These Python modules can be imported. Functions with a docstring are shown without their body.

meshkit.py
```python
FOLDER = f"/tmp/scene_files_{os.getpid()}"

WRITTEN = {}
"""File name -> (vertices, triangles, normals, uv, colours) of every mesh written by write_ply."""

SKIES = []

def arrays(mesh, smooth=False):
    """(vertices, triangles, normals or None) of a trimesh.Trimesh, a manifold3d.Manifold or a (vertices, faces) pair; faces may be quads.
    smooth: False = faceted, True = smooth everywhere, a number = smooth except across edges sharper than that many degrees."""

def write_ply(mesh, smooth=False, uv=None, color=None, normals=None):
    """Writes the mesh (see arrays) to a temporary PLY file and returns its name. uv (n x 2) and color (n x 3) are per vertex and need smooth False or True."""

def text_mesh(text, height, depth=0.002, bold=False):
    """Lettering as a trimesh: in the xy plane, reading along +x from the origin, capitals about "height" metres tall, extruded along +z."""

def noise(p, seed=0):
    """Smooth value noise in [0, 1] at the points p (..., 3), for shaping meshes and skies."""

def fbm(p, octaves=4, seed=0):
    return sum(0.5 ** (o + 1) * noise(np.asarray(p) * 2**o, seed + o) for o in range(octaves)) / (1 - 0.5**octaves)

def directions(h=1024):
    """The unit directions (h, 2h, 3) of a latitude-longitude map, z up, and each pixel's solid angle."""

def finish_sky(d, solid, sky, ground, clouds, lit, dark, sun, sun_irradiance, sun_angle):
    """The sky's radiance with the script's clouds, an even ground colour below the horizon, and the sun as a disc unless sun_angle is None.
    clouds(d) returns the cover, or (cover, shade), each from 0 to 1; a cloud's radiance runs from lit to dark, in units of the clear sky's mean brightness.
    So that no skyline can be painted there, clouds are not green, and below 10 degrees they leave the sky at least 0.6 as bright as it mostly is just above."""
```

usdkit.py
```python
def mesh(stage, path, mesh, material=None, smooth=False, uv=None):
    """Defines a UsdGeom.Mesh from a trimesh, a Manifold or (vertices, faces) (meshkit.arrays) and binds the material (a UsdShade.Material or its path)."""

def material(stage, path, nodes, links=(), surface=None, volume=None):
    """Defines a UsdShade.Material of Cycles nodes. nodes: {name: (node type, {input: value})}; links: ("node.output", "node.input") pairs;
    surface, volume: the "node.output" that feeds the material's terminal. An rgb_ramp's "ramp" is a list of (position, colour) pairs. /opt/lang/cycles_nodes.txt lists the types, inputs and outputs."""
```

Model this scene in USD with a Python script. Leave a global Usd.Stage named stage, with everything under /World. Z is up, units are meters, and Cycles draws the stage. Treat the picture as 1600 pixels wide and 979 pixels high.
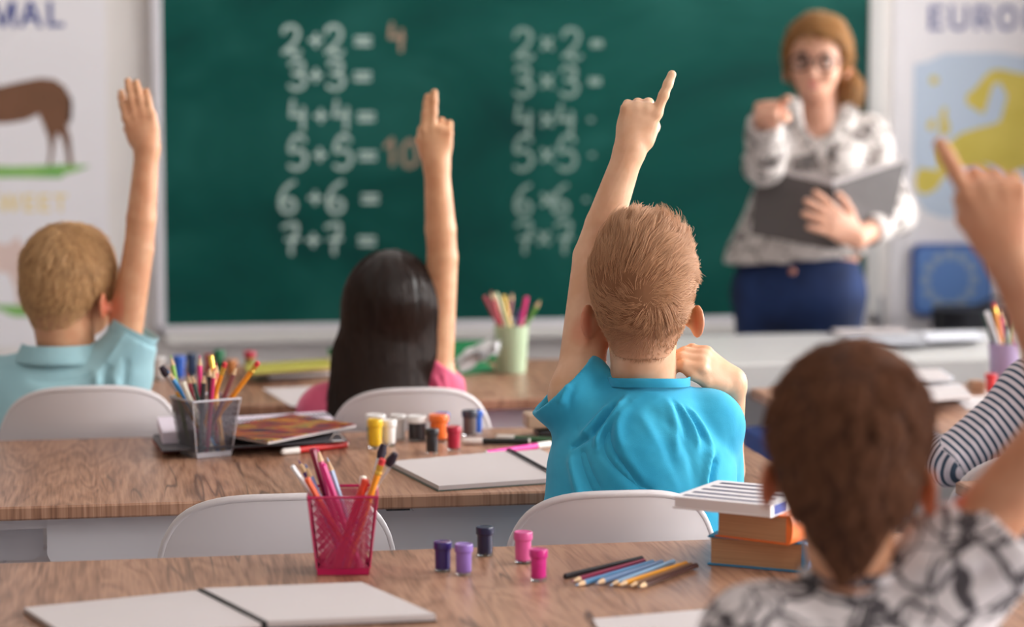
import math, random, numpy as np, trimesh, usdkit, meshkit
import shapely.geometry as sg
from shapely.ops import unary_union
from pxr import Usd, UsdGeom, UsdLux, UsdShade, Gf, Sdf, Vt
from trimesh.creation import box as tbox, cylinder as tcyl, icosphere, revolve, extrude_polygon

stage = Usd.Stage.CreateInMemory()
world = UsdGeom.Xform.Define(stage, '/World')
UsdGeom.Scope.Define(stage, '/World/Looks')

# ------------------------------------------------------------------ camera (85 mm at f/2.4, eye height 1.425 m, turned 9.8 degrees)
FPX, CX, CY, YH = 3780.0, 800.0, 489.5, 110.0
YAW, PIT = math.radians(9.8), math.atan((CY - YH) / FPX)
EYE = np.array([0, 0, 1.425])
RIGHT = np.array([math.cos(YAW), -math.sin(YAW), 0])
HEAD = np.array([math.sin(YAW), math.cos(YAW), 0]); ZUP = np.array([0, 0, 1.0])
FWD = HEAD * math.cos(PIT) - ZUP * math.sin(PIT); CUP = HEAD * math.sin(PIT) + ZUP * math.cos(PIT)
FOCUS = 3.66
cam = UsdGeom.Camera.Define(stage, '/World/camera')
mtx = Gf.Matrix4d(*[*RIGHT, 0, *CUP, 0, *(-FWD), 0, *EYE, 1]); cam.AddTransformOp().Set(mtx)
cam.CreateFocalLengthAttr(85.0); cam.CreateHorizontalApertureAttr(1600 / FPX * 85.0)
cam.CreateFStopAttr(2.35); cam.CreateFocusDistanceAttr(FOCUS); cam.CreateClippingRangeAttr((0.05, 200.0))
cam.CreateExposureAttr(0.5)

# ------------------------------------------------------------------ light: daylight through unseen windows placed along the right wall, a dome of sky outside, added ceiling fill lamps
def rect(path, pos, w, h, rot, power, color):
    l = UsdLux.RectLight.Define(stage, path); l.CreateWidthAttr(w); l.CreateHeightAttr(h); l.CreateIntensityAttr(power); l.CreateColorAttr(color)
    l.AddTranslateOp().Set(tuple(pos)); l.AddRotateXYZOp().Set(rot); return l
ROOM_X0, ROOM_X1, ROOM_Y0, ROOM_Y1, ROOM_Z = -3.0, 3.5, -1.8, 7.2, 3.1
WIN_R = [(-1.6, 0.2), (0.7, 2.5), (3.0, 4.8), (5.0, 6.62)]; WIN_L = []; WZ = (0.85, 2.75)  # windows out of view, placed and sized to light the room from the right
SKY_R, SKY_L, FILL_LAMP, DOME = 10.5, 0.0, 1.25, 0.6
for i, (a, b) in enumerate(WIN_R):
    rect(f'/World/unseen_window_light_{i}', (ROOM_X1 + 0.22, (a + b) / 2, sum(WZ) / 2), WZ[1] - WZ[0], b - a, (0, 90, 0), SKY_R, (1.0, 0.97, 0.93))
for i, (a, b) in enumerate(WIN_L):
    rect(f'/World/daylight_left_{i}', (ROOM_X0 - 0.22, (a + b) / 2, sum(WZ) / 2), WZ[1] - WZ[0], b - a, (0, -90, 0), SKY_L, (0.95, 0.97, 1.0))
dome = UsdLux.DomeLight.Define(stage, '/World/sky'); dome.CreateIntensityAttr(DOME); dome.CreateColorAttr((0.75, 0.86, 1.0))

# ------------------------------------------------------------------ helpers
def ray(px, py): return FWD + RIGHT * ((px - CX) / FPX) + CUP * ((CY - py) / FPX)
def D(px, py, d): return EYE + ray(px, py) * d                       # a point at a distance d along the view
def Zp(px, py, z):
    r = ray(px, py); return EYE + r * ((z - EYE[2]) / r[2])          # a point on a level plane
def Yp(px, py, y):
    r = ray(px, py); return EYE + r * (y / r[1])                     # a point on a plane parallel to the board wall
def lin(c):
    if isinstance(c, str): c = [int(c[i:i + 2], 16) for i in (0, 2, 4)]
    c = np.array(c, float) / 255
    return tuple(np.where(c <= 0.04045, c / 12.92, ((c + 0.055) / 1.055) ** 2.4))
NAMES = {}
def numbered(parent, name):
    k = (str(parent), name); n = NAMES.get(k, 0); NAMES[k] = n + 1
    return name if n == 0 else f'{name}_{n:03d}'
LOC = {}
def tag(p, label=None, cat=None, group=None, kind=None):
    p = p.GetPrim() if hasattr(p, 'GetPrim') else p
    for k, v in (('label', label), ('category', cat), ('group', group), ('kind', kind)):
        if v: p.SetCustomDataByKey(k, v)
    return p
def thing(name, label, cat, loc=(0, 0, 0), group=None):
    path = '/World/' + numbered('/World', name)
    x = UsdGeom.Xform.Define(stage, path); x.AddTranslateOp().Set(tuple(map(float, loc))); LOC[path] = np.array(loc, float)
    tag(x, label, cat, group); return path
def cat_(ms):
    ms = [m for m in ms if m is not None]
    vs, fs, n = [], [], 0
    for m in ms:
        v, f = (np.asarray(m[0]), np.asarray(m[1])) if isinstance(m, tuple) else (np.asarray(m.vertices), np.asarray(m.faces))
        vs.append(v); fs.append(f + n); n += len(v)
    return np.vstack(vs), np.vstack(fs)
def obj(name, mesh, mat, parent=None, smooth=35, label=None, kind=None, cat=None, group=None, color=None):
    base = parent or '/World'; path = base + '/' + numbered(base, name)
    if isinstance(mesh, list): mesh = cat_(mesh)
    if not isinstance(mesh, tuple): mesh = (np.asarray(mesh.vertices), np.asarray(mesh.faces))
    top = '/World/' + base.split('/')[2] if parent else None
    off = LOC.get(top, np.zeros(3)) if parent else np.zeros(3)
    if parent and base != top: off = off - 0
    if parent is None:
        v = mesh[0]; off = np.array([*((v.min(0) + v.max(0)) / 2)[:2], v[:, 2].min()]); LOC[path] = off
    elif base != top: off = off                                         # sub-parts inherit the thing's offset; their parent mesh has none of its own
    m = usdkit.mesh(stage, path, (np.asarray(mesh[0], float) - off, mesh[1]), mat, smooth)
    if parent is None: UsdGeom.Xformable(m).AddTranslateOp().Set(tuple(map(float, off)))
    if color is not None:
        UsdGeom.PrimvarsAPI(m).CreatePrimvar('mark', Sdf.ValueTypeNames.FloatArray, 'vertex').Set(Vt.FloatArray.FromNumpy(np.asarray(color, np.float32)))
    tag(m, label, cat, group, kind); return path
def struct(name, mesh, mat, smooth=35, parent=None):
    return obj(name, mesh, mat, parent, smooth, kind=None if parent else 'structure')
def xf(m, R=None, t=(0, 0, 0)):
    v, f = (m if isinstance(m, tuple) else (np.asarray(m.vertices), np.asarray(m.faces)))
    v = np.asarray(v, float)
    if R is not None: v = v @ np.asarray(R).T
    return v + np.asarray(t), f
def rotz(a): c, s = math.cos(a), math.sin(a); return np.array([[c, -s, 0], [s, c, 0], [0, 0, 1.0]])
def unit(v): v = np.asarray(v, float); return v / np.linalg.norm(v)
def frame_z(d):
    d = unit(d); a = np.array([1.0, 0, 0]) if abs(d[0]) < 0.9 else np.array([0, 1.0, 0])
    x = unit(np.cross(a, d)); return np.stack([x, np.cross(d, x), d], 1)
def bx(lo, hi):
    lo, hi = np.array(lo, float), np.array(hi, float); b = tbox(hi - lo); b.apply_translation((lo + hi) / 2); return b
def rbox(lo, hi, r=0.004, axis=2, seg=4):
    """a box with its edges along one axis rounded and the two rims chamfered"""
    lo, hi = np.minimum(lo, hi).astype(float), np.maximum(lo, hi).astype(float)
    ax = [i for i in range(3) if i != axis]; a0, b0 = lo[ax]; a1, b1 = hi[ax]; r = min(r, (a1 - a0) / 2.01, (b1 - b0) / 2.01)
    P = sg.box(a0 + r, b0 + r, a1 - r, b1 - r).buffer(r, quad_segs=seg); e = min(r * 0.5, (hi[axis] - lo[axis]) * 0.25, 0.004)
    ring = np.array(P.exterior.coords)[:-1]; c = ring.mean(0); half = np.array([(a1 - a0) / 2, (b1 - b0) / 2])
    inner = c + (ring - c) * (1 - e / half); n = len(ring)
    L = [(inner, lo[axis]), (ring, lo[axis] + e), (ring, hi[axis] - e), (inner, hi[axis])]
    V = np.zeros((4 * n + 2, 3))
    for k, (q, z) in enumerate(L): V[k * n:(k + 1) * n, ax[0]] = q[:, 0]; V[k * n:(k + 1) * n, ax[1]] = q[:, 1]; V[k * n:(k + 1) * n, axis] = z
    V[-2, ax] = c; V[-2, axis] = lo[axis]; V[-1, ax] = c; V[-1, axis] = hi[axis]
    F = []
    for k in range(3):
        for i in range(n): j = (i + 1) % n; F += [(k * n + i, k * n + j, (k + 1) * n + j), (k * n + i, (k + 1) * n + j, (k + 1) * n + i)]
    for i in range(n): j = (i + 1) % n; F += [(4 * n, j, i), (4 * n + 1, 3 * n + i, 3 * n + j)]
    F = np.array(F)
    if axis == 1: F = F[:, ::-1]
    return V, F
def tube(pts, r, n=8, caps=True):
    pts = np.asarray(pts, float); k = len(pts); r = np.broadcast_to(r, k); t = np.gradient(pts, axis=0); t /= np.linalg.norm(t, axis=1)[:, None]
    x = frame_z(t[0])[:, 0]; V = []; a = np.arange(n) * 2 * np.pi / n
    for i in range(k):
        x = unit(x - t[i] * (x @ t[i])); y = np.cross(t[i], x); V.append(pts[i] + r[i] * (np.cos(a)[:, None] * x + np.sin(a)[:, None] * y))
    V = np.vstack(V + [pts[:1], pts[-1:]]); F = []
    for i in range(k - 1):
        for j in range(n): q = (j + 1) % n; F += [(i * n + j, i * n + q, (i + 1) * n + q), (i * n + j, (i + 1) * n + q, (i + 1) * n + j)]
    if caps:
        for j in range(n): q = (j + 1) % n; F += [(k * n, q, j), (k * n + 1, (k - 1) * n + j, (k - 1) * n + q)]
    return V, np.array(F)
def lathe(prof, n=24, R=None, t=(0, 0, 0)):
    m = revolve(np.array(prof, float), sections=n); return xf(m, R, t)
def prism(poly, depth): return extrude_polygon(poly, depth, engine='earcut')
def spline(pts, n):
    from scipy.interpolate import CubicSpline
    pts = np.asarray(pts, float); s = np.r_[0, np.cumsum(np.linalg.norm(np.diff(pts, axis=0), axis=1))]
    return CubicSpline(s, pts)(np.linspace(0, s[-1], n))

# ------------------------------------------------------------------ materials
MATS = {}
def pm(name, rgb, rough=0.5, **kw):
    if name not in MATS:
        MATS[name] = usdkit.material(stage, '/World/Looks/' + name, {'p': ('principled_bsdf', {'base_color': lin(rgb), 'roughness': rough, **kw})}, surface='p.BSDF')
    return MATS[name]
def gm(name, nodes, links, surface='p.BSDF'):
    if name not in MATS: MATS[name] = usdkit.material(stage, '/World/Looks/' + name, nodes, links, surface=surface)
    return MATS[name]
def noisy(name, c1, c2, scale, rough=0.5, stretch=(1, 1, 1), bump=0.0, detail=4, lo=0.35, hi=0.65, bscale=None, **kw):
    nodes = {'g': ('texture_coordinate', {}), 'm': ('mapping', {'scale': stretch}), 'n': ('noise_texture', {'scale': scale, 'detail': detail}),
             'r': ('rgb_ramp', {'ramp': [(lo, lin(c1)), (hi, lin(c2))]}), 'p': ('principled_bsdf', {'roughness': rough, **kw})}
    links = [('g.object', 'm.vector'), ('m.vector', 'n.vector'), ('n.fac', 'r.fac'), ('r.color', 'p.base_color')]
    if bump:
        nodes['n2'] = ('noise_texture', {'scale': bscale or scale * 6, 'detail': 3}); nodes['b'] = ('bump', {'strength': bump, 'distance': 0.002})
        links += [('m.vector', 'n2.vector'), ('n2.fac', 'b.height'), ('b.normal', 'p.normal')]
    return gm(name, nodes, links)

def wood(name, c1, c2, c3, seed=0.0):
    N = {'g': ('geometry', {}), 'm': ('mapping', {'scale': (1, 1, 1), 'location': (seed, seed * 0.7, 0)}),
         'sep': ('separate_xyz', {}), 'pl': ('math', {'math_type': 'multiply', 'value2': 4.6}), 'fl': ('math', {'math_type': 'floor'}),
         'wn': ('white_noise_texture', {'dimensions': '1D'}), 'off': ('math', {'math_type': 'multiply', 'value2': 5.0}), 'cx': ('combine_xyz', {}), 'add': ('vector_math', {'math_type': 'add'}),
         'm1': ('mapping', {'scale': (5.5, 0.75, 0.35)}), 'n1': ('noise_texture', {'scale': 2.0, 'detail': 3, 'roughness': 0.45, 'distortion': 0.5}),
         'k': ('math', {'math_type': 'multiply', 'value2': 26.0}), 's': ('math', {'math_type': 'pingpong', 'value2': 1.0}),
         'm2': ('mapping', {'scale': (170, 7.0, 2.5)}), 'n2': ('noise_texture', {'scale': 1.6, 'detail': 3}),
         'm3': ('mapping', {'scale': (10, 0.5, 1)}), 'n3': ('noise_texture', {'scale': 1.7, 'detail': 2, 'distortion': 0.4}),
         'cr': ('rgb_ramp', {'ramp': [(0.0, (0, 0, 0)), (0.488, (0, 0, 0)), (0.497, (1, 1, 1)), (0.503, (1, 1, 1)), (0.512, (0, 0, 0)), (1, (0, 0, 0))]}),
         'm4': ('mapping', {'scale': (4, 2.0, 1)}), 'n4': ('noise_texture', {'scale': 1.3, 'detail': 1}), 'mk': ('rgb_ramp', {'ramp': [(0.50, (0, 0, 0)), (0.58, (1, 1, 1))]}),
         'mm': ('math', {'math_type': 'multiply'}),
         'sum': ('math', {'math_type': 'multiply_add', 'value2': 0.22, 'value3': -0.02}), 'sum2': ('math', {'math_type': 'multiply_add', 'value2': 0.62}), 'sum3': ('math', {'math_type': 'multiply_add', 'value2': 0.16}),
         'r': ('rgb_ramp', {'ramp': [(0.22, lin(c1)), (0.42, lin(c2)), (0.62, lin(c3))]}), 'dk': ('mix_color', {'b': lin((70, 46, 36))}), 'sc': ('math', {'math_type': 'multiply', 'value2': 0.75}),
         'b': ('bump', {'strength': 0.10, 'distance': 0.001}), 'p': ('principled_bsdf', {'roughness': 0.34, 'specular_ior_level': 0.5})}
    L = [('g.position', 'm.vector'), ('m.vector', 'sep.vector'), ('sep.x', 'pl.value1'), ('pl.value', 'fl.value1'), ('fl.value', 'wn.w'), ('wn.value', 'off.value1'), ('off.value', 'cx.y'), ('off.value', 'cx.z'),
         ('m.vector', 'add.vector1'), ('cx.vector', 'add.vector2'), ('add.vector', 'm1.vector'), ('m1.vector', 'n1.vector'), ('n1.fac', 'k.value1'), ('k.value', 's.value1'),
         ('add.vector', 'm2.vector'), ('m2.vector', 'n2.vector'), ('add.vector', 'm3.vector'), ('m3.vector', 'n3.vector'), ('n3.fac', 'cr.fac'), ('add.vector', 'm4.vector'), ('m4.vector', 'n4.vector'), ('n4.fac', 'mk.fac'),
         ('cr.color', 'mm.value1'), ('mk.color', 'mm.value2'),
         ('s.value', 'sum.value1'), ('n2.fac', 'sum2.value1'), ('sum.value', 'sum2.value3'), ('wn.value', 'sum3.value1'), ('sum2.value', 'sum3.value3'),
         ('sum3.value', 'r.fac'), ('r.color', 'dk.a'), ('mm.value', 'sc.value1'), ('sc.value', 'dk.fac'), ('dk.result', 'p.base_color'), ('n2.fac', 'b.height'), ('b.normal', 'p.normal')]
    return gm(name, N, L)
WOOD = wood('oak_laminate', (114, 77, 57), (154, 112, 88), (178, 136, 111))
WHITE_PLASTIC = pm('white_plastic', (214, 206, 207), 0.36)
WHITE_METAL = pm('white_metal', (214, 211, 216), 0.4)
WHITE_PAINT = pm('white_desk_paint', (212, 210, 208), 0.25)
CHROME = pm('chrome', (205, 205, 208), 0.18, metallic=1.0)
DARK_METAL = pm('dark_metal', (48, 48, 54), 0.4, metallic=0.6)
PAPER = pm('paper', (198, 189, 189), 0.75)
BLACK = pm('black_plastic', (26, 26, 30), 0.4)

# ------------------------------------------------------------------ the room
WALLM = noisy('wall_paint', (228, 222, 219), (233, 227, 224), 3.0, 0.8)
struct('floor', bx((ROOM_X0, ROOM_Y0, -0.1), (ROOM_X1, ROOM_Y1, 0)), noisy('floor_vinyl', (168, 168, 178), (180, 179, 188), 6.0, 0.45))
struct('ceiling', bx((ROOM_X0, ROOM_Y0, ROOM_Z), (ROOM_X1, ROOM_Y1, ROOM_Z + 0.1)), pm('ceiling_paint', (240, 238, 235), 0.9))
struct('wall_front', bx((ROOM_X0 - 0.2, ROOM_Y1, -0.1), (ROOM_X1 + 0.2, ROOM_Y1 + 0.15, ROOM_Z + 0.1)), WALLM)
struct('wall_back', bx((ROOM_X0 - 0.2, ROOM_Y0 - 0.15, -0.1), (ROOM_X1 + 0.2, ROOM_Y0, ROOM_Z + 0.1)), pm('unseen_wall_back_tone', (160, 148, 138), .8))  # back wall out of view, toned down to hold back bounce light
def side_wall(name, x0, x1, wins, m=WALLM):
    P = sg.box(ROOM_Y0, 0, ROOM_Y1, ROOM_Z)
    for a, b in wins: P = P.difference(sg.box(a, WZ[0], b, WZ[1]))
    v, f = xf(prism(P, x1 - x0)); v = np.stack([v[:, 2] + x0, v[:, 0], v[:, 1]], 1); struct(name, (v, f), m)
side_wall('wall_right', ROOM_X1, ROOM_X1 + 0.16, WIN_R); side_wall('wall_left', ROOM_X0 - 0.16, ROOM_X0, WIN_L, pm('unseen_wall_left_tone', (150, 142, 132), .8))  # left wall out of view, darker so less light bounces onto the pupils
PANE = gm('window_pane', {'t': ('transparent_bsdf', {}), 'g': ('glossy_bsdf', {'roughness': 0.02}), 'f': ('fresnel', {'IOR': 1.45}), 'x': ('mix_closure', {})},
          [('f.fac', 'x.fac'), ('t.BSDF', 'x.closure1'), ('g.BSDF', 'x.closure2')], 'x.closure')
def window(n, x, a, b):
    w = thing(f'window_{n}', None, None, (x, (a + b) / 2, WZ[0])); tag(stage.GetPrimAtPath(w), kind='structure')
    P = sg.box(a, WZ[0], b, WZ[1]).difference(sg.box(a + .06, WZ[0] + .06, (a + b) / 2 - .035, WZ[1] - .06)).difference(sg.box((a + b) / 2 + .035, WZ[0] + .06, b - .06, WZ[1] - .06))
    v, f = xf(prism(P, 0.06)); obj('window_frame', (np.stack([v[:, 2] + x - .03, v[:, 0], v[:, 1]], 1), f), WHITE_PAINT, w)
    obj('pane', bx((x - .003, a + .06, WZ[0] + .06), (x + .003, (a + b) / 2 - .035, WZ[1] - .06)), PANE, w)
    obj('pane', bx((x - .003, (a + b) / 2 + .035, WZ[0] + .06), (x + .003, b - .06, WZ[1] - .06)), PANE, w)
for i, (a, b) in enumerate(WIN_R): window(i + 1, ROOM_X1 + .1, a, b)
for i, (a, b) in enumerate(WIN_L): window(i + 3, ROOM_X0 - .1, a, b)
struct('baseboard_front', rbox((ROOM_X0, ROOM_Y1 - .015, 0), (ROOM_X1, ROOM_Y1, .09), .004, 0), WHITE_PAINT)
DIFF = gm('lamp_diffuser', {'e': ('emission', {'color': (1.0, 0.96, 0.9), 'strength': FILL_LAMP})}, [], 'e.emission')  # glowing ceiling panels out of view, added as fill light
for lx in (-1.3, 1.6):
    for ly in (0.6, 3.0, 5.4):
        t = thing('ceiling_light', None, None, (lx, ly, ROOM_Z - .06)); tag(stage.GetPrimAtPath(t), kind='structure')
        P = sg.box(-.62, -.17, .62, .17).difference(sg.box(-.59, -.14, .59, .14))
        obj('lamp_frame', xf(prism(P, .06), None, (lx, ly, ROOM_Z - .06)), WHITE_METAL, t); obj('lamp_diffuser', bx((lx - .59, ly - .14, ROOM_Z - .05), (lx + .59, ly + .14, ROOM_Z - .04)), DIFF, t)

# ------------------------------------------------------------------ blackboard
WY = ROOM_Y1
def wall_poly(px_pts, y, depth=0.0006, hole=None):
    """a flat printed shape hung parallel to the front wall, its outline given in metres through the view"""
    q = [Yp(a, b, y) for a, b in px_pts]; P = sg.Polygon([(c[0], c[2]) for c in q]).buffer(0)
    if hole is not None: P = P.difference(sg.Polygon([(c[0], c[2]) for c in (Yp(a, b, y) for a, b in hole)]))
    return flat(P, y, depth)
def flat(P, y, depth=0.0006):
    gs = [g for g in (P.geoms if hasattr(P, 'geoms') else [P]) if g.area > 1e-7]
    v, f = cat_([prism(g, depth) for g in gs]); return np.stack([v[:, 0], y - v[:, 2], v[:, 1]], 1), f
bl, br = Yp(258, 500, WY)[0], Yp(1347, 490, WY)[0]; bz0, bz1 = Yp(500, 503, WY)[2], 1.92
board = thing('blackboard', 'large dark green blackboard with chalk sums on the front wall', 'blackboard', ((bl + br) / 2, WY - .03, bz0))
BG = gm('board_green', {'g': ('texture_coordinate', {}), 'm': ('mapping', {'scale': (1.0, 1, 1.6)}), 'n': ('noise_texture', {'scale': 1.6, 'detail': 4, 'roughness': 0.55, 'distortion': 0.6}), 'r': ('rgb_ramp', {'ramp': [(0.3, lin((2, 58, 54))), (0.5, lin((6, 76, 68))), (0.72, lin((30, 94, 86)))]}), 'p': ('principled_bsdf', {'roughness': 0.5, 'specular_ior_level': 0.15})},
        [('g.object', 'm.vector'), ('m.vector', 'n.vector'), ('n.fac', 'r.fac'), ('r.color', 'p.base_color')])
obj('writing_surface', rbox((bl, WY - .028, bz0), (br, WY - .004, bz1), .002, 1), BG, board)
ALU = pm('board_frame_aluminium', (222, 218, 224), 0.4)
for x0, x1, nm in ((bl - .028, bl, 'frame_side'), (br, br + .045, 'frame_side')):
    obj(nm, rbox((x0, WY - .034, bz0 - .02), (x1, WY, bz1), .004, 2), ALU if x0 < bl else WHITE_PAINT, board)
obj('frame_bottom', rbox((bl - .028, WY - .034, bz0 - .022), (br + .045, WY - .001, bz0), .004, 0), ALU, board)
obj('chalk_tray', rbox((bl, WY - .085, bz0 - .05), (br, WY - .001, bz0 - .024), .005, 0), pm('tray_metal', (222, 218, 214), .45), board)
# chalk figures as rounded strokes, about a centimetre wide
STROKES = {'2': [[(0, .75), (.1, .95), (.3, 1), (.5, .9), (.55, .68), (.4, .4), (.1, .12), (0, .04), (.2, .1), (.4, .0), (.62, .06)]],
           '3': [[(.02, .88), (.2, 1), (.45, .95), (.5, .75), (.3, .56), (.15, .54), (.4, .5), (.58, .3), (.48, .08), (.2, 0), (0, .1)]],
           '4': [[(.12, 1), (.05, .5), (.55, .48)], [(.5, .75), (.48, 0)]],
           '5': [[(.55, 1), (.08, .98), (.05, .6), (.3, .66), (.55, .5), (.58, .22), (.4, .02), (.15, 0), (0, .08)]],
           '6': [[(.5, 1), (.25, .85), (.05, .5), (.03, .2), (.2, 0), (.45, .04), (.55, .25), (.42, .42), (.18, .38), (.04, .22)]],
           '7': [[(.0, .95), (.5, 1), (.38, .5), (.3, 0)], [(.12, .5), (.55, .52)]], '1': [[(.0, .7), (.28, 1), (.3, 0)]],
           '0': [[(.3, 1), (.08, .8), (.02, .4), (.2, .02), (.42, .05), (.58, .4), (.52, .8), (.3, 1)]],
           '+': [[(.05, .5), (.5, .5)], [(.28, .72), (.28, .28)]], 'x': [[(.08, .72), (.5, .28)], [(.5, .72), (.08, .28)]], '=': [[(.0, .6), (.55, .6)], [(.0, .38), (.55, .38)]], '.': [[(.2, .5), (.34, .5)]]}
def chalk(chars, name, mat, w=0.0112):
    """chars: (character, px x centre, px y centre, px height)"""
    Ps = []
    for ch, px, py, hh in chars:
        k = WY - .0285
        for st in STROKES[ch]:
            q = np.array([((a - .29) * hh * .86 + px, py - (b - .5) * hh * .90) for a, b in st], float)
            if len(q) > 3: q = spline(q, 24)
            c = [Yp(a, b, k) for a, b in q]; Ps.append(sg.LineString([(p[0], p[2]) for p in c]).buffer(w / 2, quad_segs=4))
    obj(name, flat(unary_union(Ps), WY - .0281, .0004), mat, board)
CHALK = noisy('chalk_white', (150, 174, 168), (204, 220, 214), 130, 0.95); CHALKO = noisy('chalk_orange', (140, 124, 108), (190, 152, 132), 130, 0.95); CHALKF = noisy('chalk_faint', (106, 136, 128), (160, 178, 170), 130, 0.95)
for a, b, y, x2, xp, xe in (('2', '2', 62, 522, 494, 568), ('3', '3', 117, 525, 494, 567), ('4', '4', 180, 533, 502, 573), ('5', '5', 241, 536, 500, 575), ('6', '6', 308, 525, 493, 579), ('7', '7', 374, 522, 490, 574)):
    x1 = 455 + (10 if a in '345' else 0) - (5 if a == '6' else 0); h = 48 if a != '6' else 52
    chalk([(a, x1, y, h), ('+', xp, y + 1, 42), (b, x2, y, h), ('=', xe, y + 2, 46)], 'chalk_sum', CHALK)
chalk([('4', 619, 58, 46)], 'chalk_answer', CHALKO); chalk([('1', 613, 237, 44), ('0', 640, 240, 46)], 'chalk_answer', CHALKO)
for a, y, x2 in (('2', 68, 893), ('3', 127, 890), ('4', 187, 884), ('5', 242, 886), ('6', 312, 876), ('7', 372, 882)):
    x1 = 818 if a != '7' else 820
    chalk([(a, x1, y, 50), ('x', 855 if a != '7' else 850, y, 40), (a, x2, y, 50)] + ([('=' if a in '23' else '.', x2 + 40, y, 30)]), 'chalk_product', CHALKF)
# ------------------------------------------------------------------ posters and the flag panel on the front wall
def poster(name, label, px0, px1, z0, z1):
    x0, x1 = Yp(px0, 300, WY)[0], Yp(px1, 300, WY)[0]
    t = thing(name, label, 'poster', ((x0 + x1) / 2, WY - .004, z0)); obj('sheet', bx((x0, WY - .004, z0), (x1, WY - .0005, z1)), pm('poster_paper', (233, 229, 233), 0.6), t); return t
def letters(txt, px, py, hpx, mat, par, y, name='letter', step=None):
    for ch in txt:
        a, b = Yp(px, py, y), Yp(px, py - hpx, y); m = meshkit.text_mesh(ch, b[2] - a[2], .0006, True); v = np.asarray(m.vertices)
        obj(name, (np.stack([v[:, 0] + a[0], y - v[:, 2], v[:, 1] + a[2]], 1), np.asarray(m.faces)), mat, par, False)
        w = (v[:, 0].max()) / (b[2] - a[2]) * hpx; px += (step or (w + hpx * .12))
NAVY = pm('print_navy', (44, 64, 140), 0.6); YEL = pm('print_pale_yellow', (236, 214, 150), .6)
pa = poster('animal_poster', 'white animal poster with a brown horse and a pink pig, left of the blackboard', -330, 168, .62, 1.95)
PY = WY - .0042
letters('ANI', -128, 41, 38, NAVY, pa, PY); letters('MAL', -20, 41, 38, NAVY, pa, PY, step=None)
HORSE = noisy('print_horse_brown', (108, 72, 48), (120, 80, 56), 8, .6); GRASS = noisy('print_grass_green', (120, 178, 92), (150, 196, 112), 12, .6)
horse = [(-150, 175), (-118, 128), (-96, 96), (-78, 84), (-70, 96), (-58, 106), (-48, 122), (-30, 138), (0, 135), (30, 128), (62, 122), (85, 124), (102, 136), (110, 155), (110, 178), (104, 196), (110, 215), (112, 240), (115, 262), (106, 264), (104, 240), (97, 216), (90, 206), (86, 222), (83, 240), (80, 258), (75, 257), (78, 236), (76, 216), (66, 190), (60, 178),
         (40, 188), (15, 192), (-10, 193), (-28, 198), (-32, 222), (-30, 262), (-40, 262), (-42, 224), (-50, 202), (-54, 226), (-52, 262), (-62, 262), (-64, 220), (-66, 196), (-76, 168), (-92, 150), (-112, 160), (-138, 186)]
obj('horse_print', wall_poly(horse, PY), HORSE, pa, False)
obj('mane_print', wall_poly([(-76, 82), (-62, 104), (-46, 124), (-34, 138), (-50, 134), (-66, 112), (-80, 92)], PY - .0007), pm('print_dark_brown', (60, 42, 34), .6), pa, False)
obj('tail_print', wall_poly([(108, 144), (113, 160), (112, 185), (106, 198), (107, 176), (108, 160)], PY - .0007), pm('print_dark_brown', (60, 42, 34), .6), pa, False)
obj('grass_print', wall_poly([(-120, 262), (-60, 256), (20, 260), (95, 257), (142, 259), (118, 268), (100, 272), (96, 278), (30, 277), (-110, 278)], PY - .0003), GRASS, pa, False)
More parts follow.
